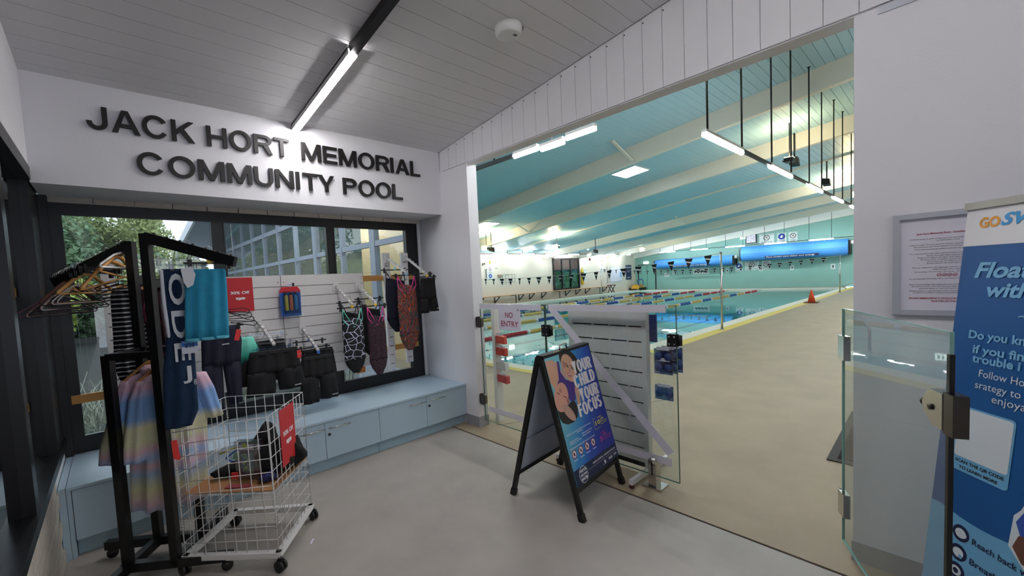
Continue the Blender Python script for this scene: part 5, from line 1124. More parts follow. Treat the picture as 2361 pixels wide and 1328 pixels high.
# ================================================================ PULL-UP BANNER
bO = Vector((2.742, -.045, 1.789)); bB = Vector((2.64, .073, .186)); bU = Vector((-.755, -.656, 0)).normalized(); bV = (bB-bO).normalized(); bN = bU.cross(-bV)
if bN.dot(Vector((-1, 1, 0))) < 0: bN = -bN
BW, BL = .85, 1.78
bn = thing('pull_up_banner', 'blue pull-up banner with white top and pale blue foot', 'banner', bO+bV*BL+bU*.4)
def bq(u, v, o=0.0): return bO+bU*u+bV*v+bN*o
def bpoly(pts, o): mb = MB(); mb.add([bq(u, v, o) for u, v in pts], [tuple(range(len(pts)))]); return mb
obj('sheet', MB().hexa([bq(0, BL, -.001), bq(BW, BL, -.001), bq(BW, BL), bq(0, BL), bq(0, 0, -.001), bq(BW, 0, -.001), bq(BW, 0), bq(0, 0)]), mat('banner_blue', '#12599b', .45), bn)
obj('top_rail', MB().bar(bq(-.004, -.012, .002), bq(BW+.004, -.012, .002), .018, .03, -bV), mat('brushed_rail', '#8d8a85', .35, metal=.7), bn)
obj('base_case', MB().bar(bq(-.02, BL+.03, 0), bq(BW+.02, BL+.03, 0), .12, .08), mat('dark_case', '#2a2c33', .4), bn)
obj('support_pole', MB().tube([bq(BW/2, BL, -.03), bq(BW/2, 0, -.02)], .008, 8), M_dchrome, bn)
obj('white_band', bpoly([(0, 0), (BW, 0), (BW, .155), (0, .155)], .001), M_print, bn)
M_pb = mat('banner_pale_blue', '#7fbde6', .45)
wv_ = [(0, 1.275)]+[(u/20*BW, 1.262+.03*math.sin(u*.33)) for u in range(1, 21)]
obj('pale_wave', bpoly(wv_+[(BW, BL), (0, BL)], .001), M_pb, bn)
obj('kid_outline', bpoly([(.31, 1.29), (.315, 1.17), (.335, 1.14), (.36, 1.06), (.50, 1.0), (.62, 1.08), (.6, 1.35), (.38, 1.36)], .002), M_print, bn)
obj('kid_shirt', bpoly([(.325, 1.19), (.345, 1.145), (.37, 1.08), (.5, 1.02), (.6, 1.09), (.58, 1.27), (.36, 1.27)], .003), mat('printed_blue_shirt', '#3857b0', .5), bn)
obj('kid_hand', bpoly([(.325, 1.285), (.34, 1.235), (.38, 1.22), (.44, 1.25), (.42, 1.33), (.36, 1.33)], .004), mat('printed_brown_skin', '#7a4636', .5), bn)
def bt(s, u, v, h, m, w=None, b=.0, align='L', sh=0): text(s, bq(u, v, .003), bU, -bV, h, m, bn, width=w, bold=b, align=align, shear=sh)
bt('GO', .057, .083, .044, mat('banner_orange', '#eda53c', .5), .078, .035); bt('SWIM', .138, .081, .050, mat('banner_logo_blue', '#3aa0e0', .5), .22, .035, sh=.3)
bt('Float', .063, .288, .066, M_pb, .21, .03, sh=.25); bt('with', .118, .364, .060, M_pb, .155, .03, sh=.2); bt('~', .243, .445, .03, M_pb, .04, .03)
for s, u, v, w in (('Do you kn', .072, .540, .205), ('if you fin', .095, .598, .185), ('trouble i', .097, .654-.058+.04, .175)): bt(s, u, v, .036, M_pb, w, .03)
for s, u, v, w in (('Follow Hopp', .131, .690, .20), ('srategy to be', .122, .738, .215), ('enjoyab', .190, .780, .14)): bt(s, u, v, .030, M_print, w)
def rr(u0, v0, u1, v1, r, n=6):
    out = []
    for cx, cy, a0 in ((u1-r, v0+r, -90), (u1-r, v1-r, 0), (u0+r, v1-r, 90), (u0+r, v0+r, 180)):
        for k in range(n+1): a = math.radians(a0+90*k/n); out.append((cx+r*math.cos(a), cy+r*math.sin(a)))
    return out
obj('code_card', bpoly(rr(.066, .825, .284, 1.098, .016), .002), M_pb, bn); obj('code_card_white', bpoly(rr(.073, .832, .277, 1.038, .012), .003), M_print, bn)
bt('SCAN THE QR CODE', .082, 1.062, .013, M_ink, .186, .03); bt('TO LEARN MORE', .100, 1.087, .013, M_ink, .148, .03)
M_nv = mat('banner_navy', '#131a48', .5)
def bd(u, v, r): return [(u+r*math.cos(2*PI*k/24), v+r*math.sin(2*PI*k/24)) for k in range(24)]
for k, (v, s) in ((0, (1.351, 'Reach back with')), (1, (1.434, 'Breathe')), (2, (1.512, ''))):
    obj('round_symbol', bpoly(bd(.141, v, .034), .002), M_nv, bn); obj('symbol_shape', bpoly([(.141+.022*math.cos(a)*(1.15 if k == 0 and a < 1 else 1), v+.020*math.sin(a)) for a in [2*PI*j/18 for j in range(18)]], .003), M_print, bn)
    if k == 1: obj('symbol_shape', bpoly(bd(.152, v+.012, .008), .004), M_pb, bn)
    if k == 2: obj('symbol_shape', bpoly(bd(.141, v, .011), .004), M_nv, bn)
    if s: bt(s, .188, v+.017, .026, M_nv, {0: .23, 1: .125}[k], .01)
# scrap on the floor
solo('paper_scrap', MB().hexa([(.80, 2.66, .001), (.81, 2.655, .001), (.84, 2.70, .001), (.83, 2.705, .001), (.80, 2.66, .002), (.81, 2.655, .002), (.84, 2.70, .002), (.83, 2.705, .002)]), M_paper, 'small white scrap on the concrete near the bin castor', 'scrap')
# ================================================================ POOL HALL FITTINGS
ORD = ['first', 'second', 'third', 'fourth', 'fifth', 'sixth', 'seventh', 'eighth', 'ninth', 'tenth', 'eleventh', 'twelfth', 'thirteenth', 'fourteenth', 'fifteenth', 'sixteenth', 'seventeenth', 'eighteenth', 'nineteenth', 'twentieth', 'twenty-first', 'twenty-second', 'twenty-third', 'twenty-fourth', 'twenty-fifth', 'twenty-sixth', 'twenty-seventh', 'twenty-eighth']
# suspended lamp ring at one height round the pool
ZL = 3.0
def lamp_row(name, pts_fn, n, off, label, group, drop_fn, start=0, rods=True, skip=()):
    """n tubes of 1.17 m with 1.17 m of bare conduit between; a thing per tube"""
    for k in range(n):
        a = pts_fn(off+2.34*k); b = pts_fn(off+2.34*k+1.17); c = pts_fn(off+2.34*k+2.34)
        t = thing('suspended_lamp', label % ORD[k], 'lamp', (a+b)/2, group)
        obj('lit_tube', MB().tube([a-Z*.03, b-Z*.03], .026, 8), M_lamph, t)
        obj('tube_back', MB().bar(a+Z*.01, b+Z*.01, .05, .03), M_whitepl, t)
        if k < n-1: obj('conduit', MB().bar(b, c, .04, .035), mat('dark_conduit', '#3b3f42', .5, metal=.4), t)
        if rods:
            for p in (a+(b-a)*.08, b): obj('drop_rod', MB().tube([p, Vector((p.x, p.y, drop_fn(p)))], .011, 6).lathe([(.008, -.012), (.03, -.004), (.03, 0)], (p.x, p.y, drop_fn(p)), 8), M_black, t)
ctop = lambda p: hz(p.y)
lamp_row('r', lambda s: Vector((4.66+s, 1.72, ZL)), 12, 0, '%s lit tube lamp on the rod-hung row over the walkway, counted from the opening', 'lamps over the right hand walkway', ctop)
lamp_row('f', lambda s: Vector((32.0, 2.35+s, ZL-.02)), 6, 0, '%s lit tube lamp of the row along the teal wall, counted from the high end', 'lamps along the teal wall', ctop)
lamp_row('l', lambda s: Vector((13.87+s, 17.4, ZL-.02)), 8, 0, '%s lit tube lamp above the timber bench, counted from the opening side', 'lamps above the timber bench', ctop)
for k, (a, b, lab) in enumerate(((2.376, 2.73, 'short lit tube at the free end of the row just inside the opening'), (2.77, 3.08, 'middle lit tube hung lower in the row just inside the opening'), (3.13, 3.50, 'lit tube next to the bare conduit just inside the opening'))):
    t = thing('suspended_lamp', lab, 'lamp', (3.69, a, 3.0), 'lamps just inside the opening')
    dz = -.02 if k == 1 else .0
    obj('lit_tube', MB().tube([(3.69, a, 3.03+dz), (3.69, b, 3.03+dz)], .020 if k != 1 else .027, 10), M_lamph, t); obj('tube_back', MB().bar((3.69, a, 3.07+dz), (3.69, b, 3.07+dz), .05, .03), M_whitepl, t)
    obj('drop_rod', MB().tube([(3.69, (a+b)/2, 3.07), (3.69, (a+b)/2, hz(a))], .008, 6), M_whitepl, t)
t = thing('lamp_conduit', 'bare dark conduit continuing the lamp row behind the white column', 'conduit', (3.69, 5, 3.05))
obj('conduit', MB().bar((3.69, 3.51, 3.05), (3.69, 9.0, 3.05), .05, .04), mat('dark_conduit', '#3b3f42', .5, metal=.4), t); obj('drop_rod', MB().tube([(3.69, 3.85, 3.06), (3.69, 3.85, hz(3.85))], .010, 6), M_black, t)
# skylights
for x0, y0, lab in ((11.1, 5.93, 'bright square skylight high between the first two beams'), (11.0, 12.2, 'bright skylight low down near the white column edge')):
    y1 = y0+.76; x1 = x0+.85
    t = thing('skylight', lab, 'skylight', (x0, y0, hz(y0)), 'skylights in the teal ceiling')
    obj('diffuser', MB().hexa([(x0, y0, hz(y0)-.012), (x1, y0, hz(y0)-.012), (x1, y1, hz(y1)-.012), (x0, y1, hz(y1)-.012), (x0, y0, hz(y0)-.004), (x1, y0, hz(y0)-.004), (x1, y1, hz(y1)-.004), (x0, y1, hz(y1)-.004)]), M_sky, t)
    obj('frame', MB().bar((x0, y0, hz(y0)), (x1, y0, hz(y0)), .04, .03).bar((x0, y1, hz(y1)), (x1, y1, hz(y1)), .04, .03).bar((x0, y0, hz(y0)), (x0, y1, hz(y1)), .04, .03).bar((x1, y0, hz(y0)), (x1, y1, hz(y1)), .04, .03), M_whitem, t)
# up-lighting floodlights and dark speakers by the beams
M_flood = mat('lit_flood_lamp', '#fff1cc', .5, emit='#ffdf9e', estr=60)
def flood(x, y, z, lab, power, aim, face=True):
    t = thing('flood_lamp', lab, 'lamp', (x, y, z), 'warm flood lamps'); obj('housing', MB().box(x-.13, x+.13, y-.09, y+.09, z-.10, z+.0), M_black, t)
    lf = MB().box(x-.12, x+.12, y-.08, y+.08, z, z+.012)
    if face: lf.box(x-.145, x-.132, y-.15, y+.15, z-.14, z+.05)
    obj('lit_face', lf, M_flood, t); obj('yoke', MB().bar((x, y+.09, z-.05), (x, y+.14, z-.05), .03, .03), M_dchrome, t)
    ld = bpy.data.lights.new('flood_beam', 'AREA'); ld.energy = power; ld.color = (1, .86, .60); ld.size = .3; lo = bpy.data.objects.new('flood_beam', ld); COL.objects.link(lo)
    lo.location = (x, y, z+.03); lo.rotation_euler = (Vector(aim)).to_track_quat('-Z', 'Y').to_euler(); lo.parent = t; lo.matrix_parent_inverse = PM[t.name]
    obj('wall_arm', MB().bar((x, y, z-.05), (x, y, hz(y)-.02), .02, .02), M_black, t)
flood(17.2, 13.6, 3.10, 'glaring warm flood lamp above the brown garden window', 26, (.4, 0, 1))
flood(26.6, 13.8, 3.05, 'glaring warm flood lamp nearest the teal wall corner', 26, (.4, .0, 1))
flood(20.6, 2.30, 4.05, 'warm flood lamp lighting the high beam end beside the hanging rods', 40, (.4, .2, 1))
flood(12.2, 2.60, 4.10, 'warm flood lamp behind the hanging rods near the second beam', 5, (.5, .2, 1), False)
flood(12.4, 13.7, 2.98, 'warm flood lamp on the beam near the white column', 14, (.3, .1, 1))
for x, y, z, lab in ((12.7, 13.7, 2.9, 'small black speaker under the beam near the white column'), (21.0, 13.8, 2.88, 'small black speaker under the ceiling above the yellow float'), (17.6, 2.75, 4.20, 'black speaker hanging among the rods'), (13.25, 2.72, 4.22, 'black speaker on the beam behind the rods'), (21.9, 2.45, 4.15, 'black speaker nearest the high lit beam')):
    t = thing('speaker', lab, 'speaker', (x, y, z), 'black speakers on the ceiling'); obj('box', MB().hexa([(x-.10, y-.10, z-.1), (x+.10, y-.10, z-.14), (x+.12, y+.10, z-.12), (x-.08, y+.10, z-.08), (x-.10, y-.08, z+.08), (x+.10, y-.08, z+.06), (x+.10, y+.10, z+.1), (x-.08, y+.10, z+.12)]), M_black, t)
    obj('bracket', MB().tube([(x, y, z+.05), (x, y, hz(y)-.01)], .02, 6), M_black, t)
# V braces under beams
for (x, y, lab) in ((9.7, 5.2, 'white slanting brace on the nearest beam'), (13.42, 12.0, 'pale V-shaped brace under the second beam'), (21.6, 9.0, 'pale V-shaped brace under the far beam'), (21.5, 2.4, 'pale brace under the brightly lit beam end')):
    zz = hz(y); t = thing('beam_brace', lab, 'brace', (x, y, zz-.4), 'braces between beams and ceiling')
    obj('strut', MB().bar((x-.1, y, zz-.36), (x-.9, y+.05, zz-.01), .07, .03), M_cream, t)
    obj('strut', MB().bar((x+.1, y, zz-.36), (x+.9, y+.05, zz-.01), .07, .03), M_cream, t)
# ---- flags
fm = MB().prism([(-.10, 0), (.10, 0), (0, -.27)], (0, 0, 0), Y, Z, X, .002).mesh('cloth', mat('black_pennant', '#131318', .7))
fw = MB().hexa([(-.003, -.065, -.09), (-.001, -.065, -.09), (-.001, .065, -.075), (-.003, .065, -.075), (-.003, -.06, -.125), (-.001, -.06, -.125), (-.001, .06, -.105), (-.003, .06, -.105)]).mesh('white_mark', M_print)
pf = thing('pennant', 'x', 'pennant', (0, 0, 0)); c_ = put('cloth', fm, pf); put('white_mark', fw, pf)
first = [True]
def flagline(x, ya, za, yb, zbn, sag, n, y_first, label, group, cord):
    def zz(y): q = (y-ya)/(yb-ya); return za+(zbn-za)*q-4*sag*q*(1-q)
    mb = MB().tube([(x, ya+(yb-ya)*k/24, zz(ya+(yb-ya)*k/24)) for k in range(25)], .006, 5); solo('bunting_line', mb, mat('white_cord', '#dfe3e2', .7), cord, 'cord')
    for k in range(n):
        y = y_first+.48*k; lab = label % ORD[k]
        if first[0]: pf.location = (x, y, zz(y)); pf['label'] = lab; pf['group'] = group; first[0] = False; o = pf
        else: o = dup(pf, (x, y, zz(y)), lab, group)
        o.rotation_euler = (.05*math.sin(k*2.3), 0, .35*math.sin(k*1.7))
flagline(11.5, 3.9, 1.95, 17.6, 1.95, .40, 28, 4.21, '%s black pennant on the near cord, counted from the near steel pole', 'pennants on the near cord', 'white cord of pennants crossing from the near steel pole')
flagline(27.6, 3.82, 1.88, 17.7, 1.88, .37, 28, 4.45, '%s black pennant on the far cord, counted from the far steel pole', 'pennants on the far cord', 'white cord of pennants crossing from the far steel pole')
for x, y, z, lab in ((11.5, 3.90, 1.98, 'tall steel pole on the yellow deck line, nearer the opening'), (27.6, 3.80, 1.89, 'tall steel pole on the yellow deck line near the teal wall'), (27.6, 17.71, 1.89, 'steel pole standing by the timber bench')):
    t = thing('steel_pole', lab, 'pole', (x, y, 0), 'steel poles carrying the pennants'); obj('tube', MB().tube([(x, y, 0), (x, y, z)], .028, 10), M_steel, t); obj('cap', MB().lathe([(.034, -.02), (.034, .0), (.01, .012)], (x, y, z), 10), M_steel, t); obj('foot_ring', MB().lathe([(.06, 0), (.055, .015), (.03, .02)], (x, y, 0.004), 12), M_steel, t)
t = thing('short_post', 'short steel post with a round foot seen past the slatted stand', 'post', (7.54, 3.85, 0)); obj('tube', MB().tube([(7.54, 3.85, 0), (7.54, 3.85, .62)], .022, 10), M_steel, t); obj('foot_ring', MB().lathe([(.09, 0), (.085, .015), (.03, .02)], (7.54, 3.85, .004), 14), M_steel, t)
# ---- lane ropes
RC = {'r': mat('red_float', '#c8323a', .45), 'y': mat('yellow_float', '#e8c06a', .45), 'b': mat('blue_float', '#2c57a8', .45), 'w': mat('white_float', '#ecebea', .45)}
def float_mesh(L, key):
    mb = MB(); n = int(L/.055); prof = []
    for k in range(n):
        z = L*k/n; d = L/n; prof += [(.028, z), (.058, z+d*.15), (.058, z+d*.7), (.028, z+d*.85)]
    mb.lathe(prof, (0, 0, 0), 8, 'x'); return mb.mesh('float', RC[key])
FL = {k: float_mesh(1.15, k) for k in 'ryb'}; FL['w'] = MB().lathe([(.03, 0), (.062, .02), (.062, .13), (.03, .15)], (0, 0, 0), 8, 'x').mesh('float', RC['w'])
for k, (y, pat, lab) in enumerate(((8.62, 'rrryybybybybybyybyrrrr', 'nearest lane rope, red close by then yellow and blue'), (10.60, 'rryyybybybybybyybrrrrr', 'second lane rope, yellow and blue through its middle'), (12.58, 'ryybybybybybyyybybrrrr', 'third lane rope, darker red at both ends'), (14.55, 'ryybybybybybyybybrrrrr', 'farthest lane rope, near the timber bench'))):
    t = thing('lane_rope', lab, 'lane rope', (5.5, y, -.09), 'floating lane ropes')
    x = 5.48
    for i, c in enumerate(pat):
        if x > 31.3: break
        put('float', FL[c], t).location = (x, y, -.085); x += 1.16
        if i % 1 == 0 and x < 32.4: put('float', FL['w'], t).location = (x, y, -.085); x += .16
    obj('cable', MB().tube([(5.45, y, -.085), (32.7, y, -.085)], .008, 5), M_steel, t)
# ---- pool covers on rollers at the teal wall
M_cover = mat('blue_pool_cover', '#4f9be8', .55, var=.05, vscale=2)
for (ya, yb, z0, z1, lab, txt) in ((10.35, 16.3, 1.70, 2.42, 'lower long blue pool cover roller left of the high one on the teal wall', 2.02), (4.05, 10.05, 1.93, 2.93, 'higher long blue pool cover roller on the teal wall', 2.20)):
    t = thing('pool_cover_roller', lab, 'pool cover', (33.3, ya, z0), 'blue pool covers on the teal wall'); r_ = (z1-z0)/2; zc = (z0+z1)/2
    obj('cover', MB().prism([(.36*math.cos(a), r_*math.sin(a)*(1 if abs(math.sin(a)) < 1 else 1)) for a in [2*PI*k/20 for k in range(20)]], (33.35, ya+.12, zc), X, Z, Y, yb-ya-.24), M_cover, t)
    for y in (ya+.02, yb-.14): obj('end_bracket', MB().box(33.1, 33.8, y, y+.12, zc-r_*.9, zc+r_*.8), M_black, t)
    obj('motor', MB().cyl((33.3, ya-.12, zc+r_*.55), (33.3, ya+.04, zc+r_*.55), .12, 12), M_whitem, t)
    ym = ya+1.5 if ya < 8 else ya+1.6
    obj('printed_strip', MB().box(32.975, 32.985, ym, ym+2.9, zc-r_*.80, zc-r_*.52), mat('navy_strip_print', '#141f4a', .5), t)
    text('Pool covers save water and energy', (32.97, ym+2.8, zc-r_*.74), -Y, Z, .09, M_print, t, width=2.6)
# ---- signs on the walls
M_sg = mat('sign_white', '#d4e0dc', .6); M_rd = mat('ban_red_print', '#b8323c', .6); M_bl = mat('mandatory_blue_print', '#23489a', .6); M_yl = mat('warning_yellow_print', '#e8d22c', .6)
def board(lab, ya, yb, z0, z1, kind, lines=(), x=33.79, face='x', group='signs on the hall walls'):
    """flat sign on the far wall (face x) or on the pool side wall (face y)"""
    if face == 'x': O = Vector((x, max(ya, yb), z0)); U = -Y; N = -X
    else: O = Vector((min(ya, yb), 18.295, z0)); U = X; N = -Y
    w = abs(ya-yb); h = z1-z0; t = thing('wall_notice', lab, 'sign', O, group)
    obj('plate', MB().hexa([O-N*0, O+U*w, O+U*w+N*.01, O+N*.01, O+Z*h, O+U*w+Z*h, O+U*w+Z*h+N*.01, O+Z*h+N*.01]), M_sg if kind != 'dark' else mat('dark_poster', '#23305c', .5), t)
    c = O+U*w/2+N*.012; r = min(w*.36, h*.30)
    if kind == 'ban': 
        cc = c+Z*h*.60; obj('ring', disc(cc, U, Z, r, 18, r0=r*.8), M_ink if face == 'x' else M_rd, t); obj('figure', MB().prism([(-r*.4, -r*.3), (0, -r*.1), (r*.4, r*.4), (r*.1, r*.4), (-r*.2, 0)], cc, U, Z, N, .002), M_ink, t); obj('bar', MB().bar(cc-U*r*.6+Z*r*.6+N*.004, cc+U*r*.6-Z*r*.6+N*.004, r*.14, .002, N), M_rd, t)
    if kind == 'blue': cc = c+Z*h*.62; obj('round_symbol', disc(cc, U, Z, r*1.15, 18), M_bl, t); obj('figure', MB().prism([(-r*.5, -r*.4), (r*.3, -r*.5), (r*.2, r*.1), (r*.5, r*.3), (0, r*.5), (-r*.3, r*.1)], cc, U, Z, N, .003), M_print, t)
    if kind == 'warn': cc = c+Z*h*.6; obj('diamond', MB().prism([(-r, 0), (0, -r), (r, 0), (0, r)], cc, U, Z, N, .002), M_yl, t); obj('figure', MB().prism([(-r*.2, -r*.5), (r*.3, -r*.2), (r*.1, r*.5), (-r*.3, r*.2)], cc, U, Z, N, .004), M_ink, t)
    n = len(lines)
    for i, (s, zq, hh, ww) in enumerate(lines): text(s, c+Z*h*zq+N*.001, U, Z, h*hh, M_ink if kind != 'dark' else M_print, t, width=w*ww, align='C', bold=.02)
    return t
board('wide high notice above the blue cover, with a no-diving ring', 8.1, 8.97, 3.07, 3.70, 'ban', (('DANGER SHALLOW WATER', .88, .07, .8), ('Shallow Water No Diving', .08, .12, .8)))
board('high notice with a round blue symbol above the blue cover', 7.42, 7.92, 3.06, 3.68, 'blue', (('SUPERVISE', .14, .07, .75), ('CHILDREN', .04, .07, .6)))
board('high notice with a banned runner ring, right of the blue symbol', 6.80, 7.28, 3.06, 3.68, 'ban', (('NO RUNNING', .16, .08, .8), ('ON DECK', .04, .08, .5)))
board('low notice with a round blue symbol beside lane number 4', 10.03, 10.50, 1.22, 1.84, 'blue', (('SUPERVISE CHILDREN', .06, .07, .8),))
board('low wide notice with no-diving ring under the blue covers', 9.0, 9.88, 1.27, 1.89, 'ban', (('DANGER SHALLOW WATER', .88, .07, .8), ('Shallow Water No Diving', .08, .11, .8)))
board('low notice with a banned runner ring beside lane number 3', 8.32, 8.82, 1.28, 1.87, 'ban', (('NO RUNNING', .12, .08, .8),))
t = board('pale wall notice with black swimmer drawing behind the far pennants', 12.3, 13.5, 1.10, 1.60, 'plain', (('SWIM BETWEEN THE FLAGS', .80, .10, .8),))
for k in range(4): obj('figure', MB().prism([(-.10, -.12), (.02, -.02), (.14, -.10), (.10, .02), (-.02, .10), (-.12, .03)], Vector((33.776, 13.25-.24*k, 1.33)), -Y, Z, -X, .002), M_ink, t)
for n_, (y, z) in zip('12345', ((4.98, 1.28), (7.10, 1.32), (8.90, 1.34), (11.05, 1.29), (15.0, 1.33))):
    if n_ == '5': board('pale lane sign 5 behind the far pennants', y-.09, y+.09, z-.16, z+.16, 'plain', (('5', .28, .5, .45),))
    else: board('white lane number %s sign on the teal wall' % {'1': 'one, nearest the tall far pole', '2': 'two, under the high blue cover', '3': 'three, between two notices', '4': 'four, just past the near steel pole'}[n_], y-.11, y+.11, z-.16, z+.16, 'plain', ((n_, .26, .52, .30 if n_ == '1' else .5),))
board('pale pink-edged paper sign low near the far corner door', 15.35, 15.75, 1.02, 1.32, 'plain', (('STAFF ONLY', .4, .2, .7),)); board('pale paper sign on the far corner door', 16.6, 17.0, 1.1, 1.45, 'plain', (('EXIT KEEP CLEAR', .4, .15, .8),))
# clock and exit signs
t = thing('pace_clock', 'large black-framed pace clock above the blue cover', 'clock', (33.7, 9.4, 3.1), None)
obj('frame', MB().box(33.70, 33.80, 9.12, 9.80, 3.14, 3.80), M_black, t); obj('face', MB().box(33.69, 33.70, 9.18, 9.74, 3.20, 3.74), M_paper, t)
for s, dy_, dz_ in (('60', 0, .20), ('10', -.18, .10), ('20', -.18, -.10), ('30', 0, -.22), ('40', .18, -.10), ('50', .18, .10)): text(s, (33.685, 9.46+dy_, 3.45+dz_), -Y, Z, .05, M_ink, t, align='C', bold=.02)
obj('hand', MB().bar((33.68, 9.46, 3.47), (33.68, 9.25, 3.52), .02, .01, X), M_rd, t)
def exit_sign(lab, O, U, w, h):
    O = Vector(O); U = Vector(U); N = U.cross(Z); t = thing('exit_sign', lab, 'exit sign', O, 'lit exit signs')
    obj('lit_face', MB().hexa([O, O+U*w, O+U*w+N*.05, O+N*.05, O+Z*h, O+U*w+Z*h, O+U*w+Z*h+N*.05, O+Z*h+N*.05]), mat('lit_exit_face', '#f4fff8', .5, emit='#eafff4', estr=2.2), t)
    c = O+N*.052
    obj('running_figure', MB().prism([(-.06, -.07), (-.01, -.03), (.05, -.08), (.03, -.01), (.05, .04), (0, .06), (-.05, .03)], c+U*w*.68+Z*h*.5, U, Z, N, .002), mat('exit_green', '#4f9c7a', .5), t)
    obj('doorway', MB().prism([(-.03, -.07), (.03, -.07), (.03, .07), (-.03, .07)], c+U*w*.25+Z*h*.5, U, Z, N, .002), mat('exit_green', '#4f9c7a', .5), t)
exit_sign('lit exit sign over the pool side wall notices', (18.05, 18.29, 2.42), X, .42, .30)
exit_sign('lit exit sign over the far corner door', (33.79, 17.5, 2.18), -Y, .42, .17)
exit_sign('lit exit sign beside the pace clock', (33.79, 10.15, 3.52), -Y, .36, .22)
text('7', (33.735, 9.99, 3.56), -Y, Z, .10, M_ink, [o for o in bpy.data.objects if o.name.startswith('exit_sign')][-1])
t = thing('hoist_lamp', 'small white lit fitting hanging by the right wall edge', 'lamp', (22, 2.55, 2.9)); obj('body', MB().lathe([(.05, .9), (.03, .45), (.10, .35), (.02, .0)], (28.0, 3.13, 3.0), 10), M_whitem, t); obj('drop_rod', MB().tube([(28.0, 3.13, 3.88), (28.0, 3.13, hz(3.13))], .015, 6), M_whitem, t)
# pool side wall
def wb_(lab, xa, xb, z0, z1, kind, lines=()): return board(lab, xa, xb, z0, z1, kind, lines, face='y', group='signs on the cream pool side wall')
wb_('1.5 m depth number at the top of the column of signs', 16.52, 16.98, 2.70, 2.92, 'plain', (('1.5m', .2, .6, .8),))
wb_('yellow warning diamond sign under the 1.5 m depth number', 16.52, 16.98, 2.32, 2.69, 'warn', (('CAUTION', .04, .1, .6),))
wb_('red ring ban sign in the left column of pool signs', 16.52, 16.98, 1.90, 2.30, 'ban', (('NO DIVING', .04, .1, .7),))
wb_('round blue head symbol at the foot of the column of signs', 16.52, 16.98, 1.50, 1.88, 'blue', (('SUPERVISE', .04, .1, .7),))
wb_('1.2 m depth number above the right column of signs', 28.40, 28.85, 2.66, 2.86, 'plain', (('1.2m', .2, .6, .8),))
wb_('small yellow diamond sign right of the red fire bell', 28.40, 28.85, 2.36, 2.64, 'warn'); wb_('small red ring ban sign behind the pennants', 28.40, 28.85, 2.0, 2.34, 'ban'); wb_('small lower ban sign behind the bench pole', 28.40, 28.85, 1.64, 1.98, 'ban')
wb_('tall narrow paper notice beside the yellow float', 26.15, 26.5, 1.05, 1.95, 'plain', (('RESCUE TUBE', .86, .05, .8), ('FOR EMERGENCY', .4, .05, .8), ('USE ONLY', .3, .05, .6)))
wb_('dark blue poster with pale band nearest the teal corner', 32.2, 33.1, .92, 2.15, 'dark', (('LIFEGUARD', .80, .09, .8), ('ON DUTY', .1, .09, .6)))
t = thing('white_board', 'large framed white board on the cream wall near the corner', 'board', (30.0, 18.29, .83), None)
obj('frame', MB().box(29.75, 31.55, 18.27, 18.295, .80, 2.02), M_alu, t); obj('panel', MB().box(29.80, 31.50, 18.262, 18.27, .85, 1.97), M_paper, t); obj('blue_sheet', MB().box(31.18, 31.45, 18.255, 18.262, 1.15, 1.60), mat('pale_blue_sheet', '#8fb2d8', .6), t)
t = thing('grille_panel', 'square wire grille cover on the cream wall behind the pennants', 'grille', (18, 18.3, 1.3)); mb = MB()
for k in range(5): mb.box(17.75+.27*k, 17.765+.27*k, 18.28, 18.295, 1.28, 1.80)
for k in range(3): mb.box(17.75, 18.845, 18.28, 18.295, 1.28+.255*k, 1.295+.255*k)
obj('bars', mb, mat('grey_bars', '#9a9a92', .6), t); obj('plate', MB().box(17.76, 18.83, 18.296, 18.299, 1.28, 1.79), mat('pale_grey_plate', '#d4cfc0', .6), t)
solo('wall_box', MB().box(17.35, 17.68, 18.2, 18.3, 1.66, 1.80), mat('beige_brown_box', '#a08a76', .6), 'small brown box beside the wire grille cover', 'box')
solo('switch_plate', MB().box(17.2, 17.4, 18.28, 18.3, 2.14, 2.22), mat('grey_switch', '#b9b2a0', .6), 'small switch plate above the brown box', 'switch')
solo('junction_box', MB().box(16.15, 16.24, 18.25, 18.3, 2.36, 2.50).box(16.30, 16.38, 18.25, 18.3, 2.42, 2.52), mat('dark_junction', '#77705f', .6), 'small dark junction boxes left of the depth signs', 'box')
solo('hook_rod', MB().tube([(16.42, 18.275, 1.62), (16.42, 18.275, 2.15)], .02, 6).tube([(16.42, 18.22, 2.12), (16.36, 18.2, 2.13)], .02, 6), M_black, 'black hooked rod beside the depth signs', 'rod')
solo('reach_rod', MB().tube([(29.35, 18.285, .75), (29.35, 18.285, 2.05)], .016, 6), M_black, 'thin black reaching rod left of the white board', 'rod')
solo('fire_bell', MB().lathe([(.10, 0), (.10, -.04), (.05, -.06), (.01, -.06)], (27.0, 18.29, 2.66), 14, 'y'), mat('dark_red_bell', '#7c2a2a', .4), 'dark red round fire bell on the cream wall', 'bell')
t = thing('rescue_tube', 'yellow rescue float hanging on the wall beside the brown window', 'float', (25.9, 18.22, 1.0)); obj('body', MB().lathe([(.02, 0), (.10, .06), (.11, .5), (.11, 1.0), (.06, 1.12), (.015, 1.3)], (25.85, 18.18, .78), 12), M_yellow, t); obj('band', MB().lathe([(.115, 0), (.115, .06)], (25.85, 18.18, 1.66), 12), mat('dark_band', '#7a3a1c', .6), t)
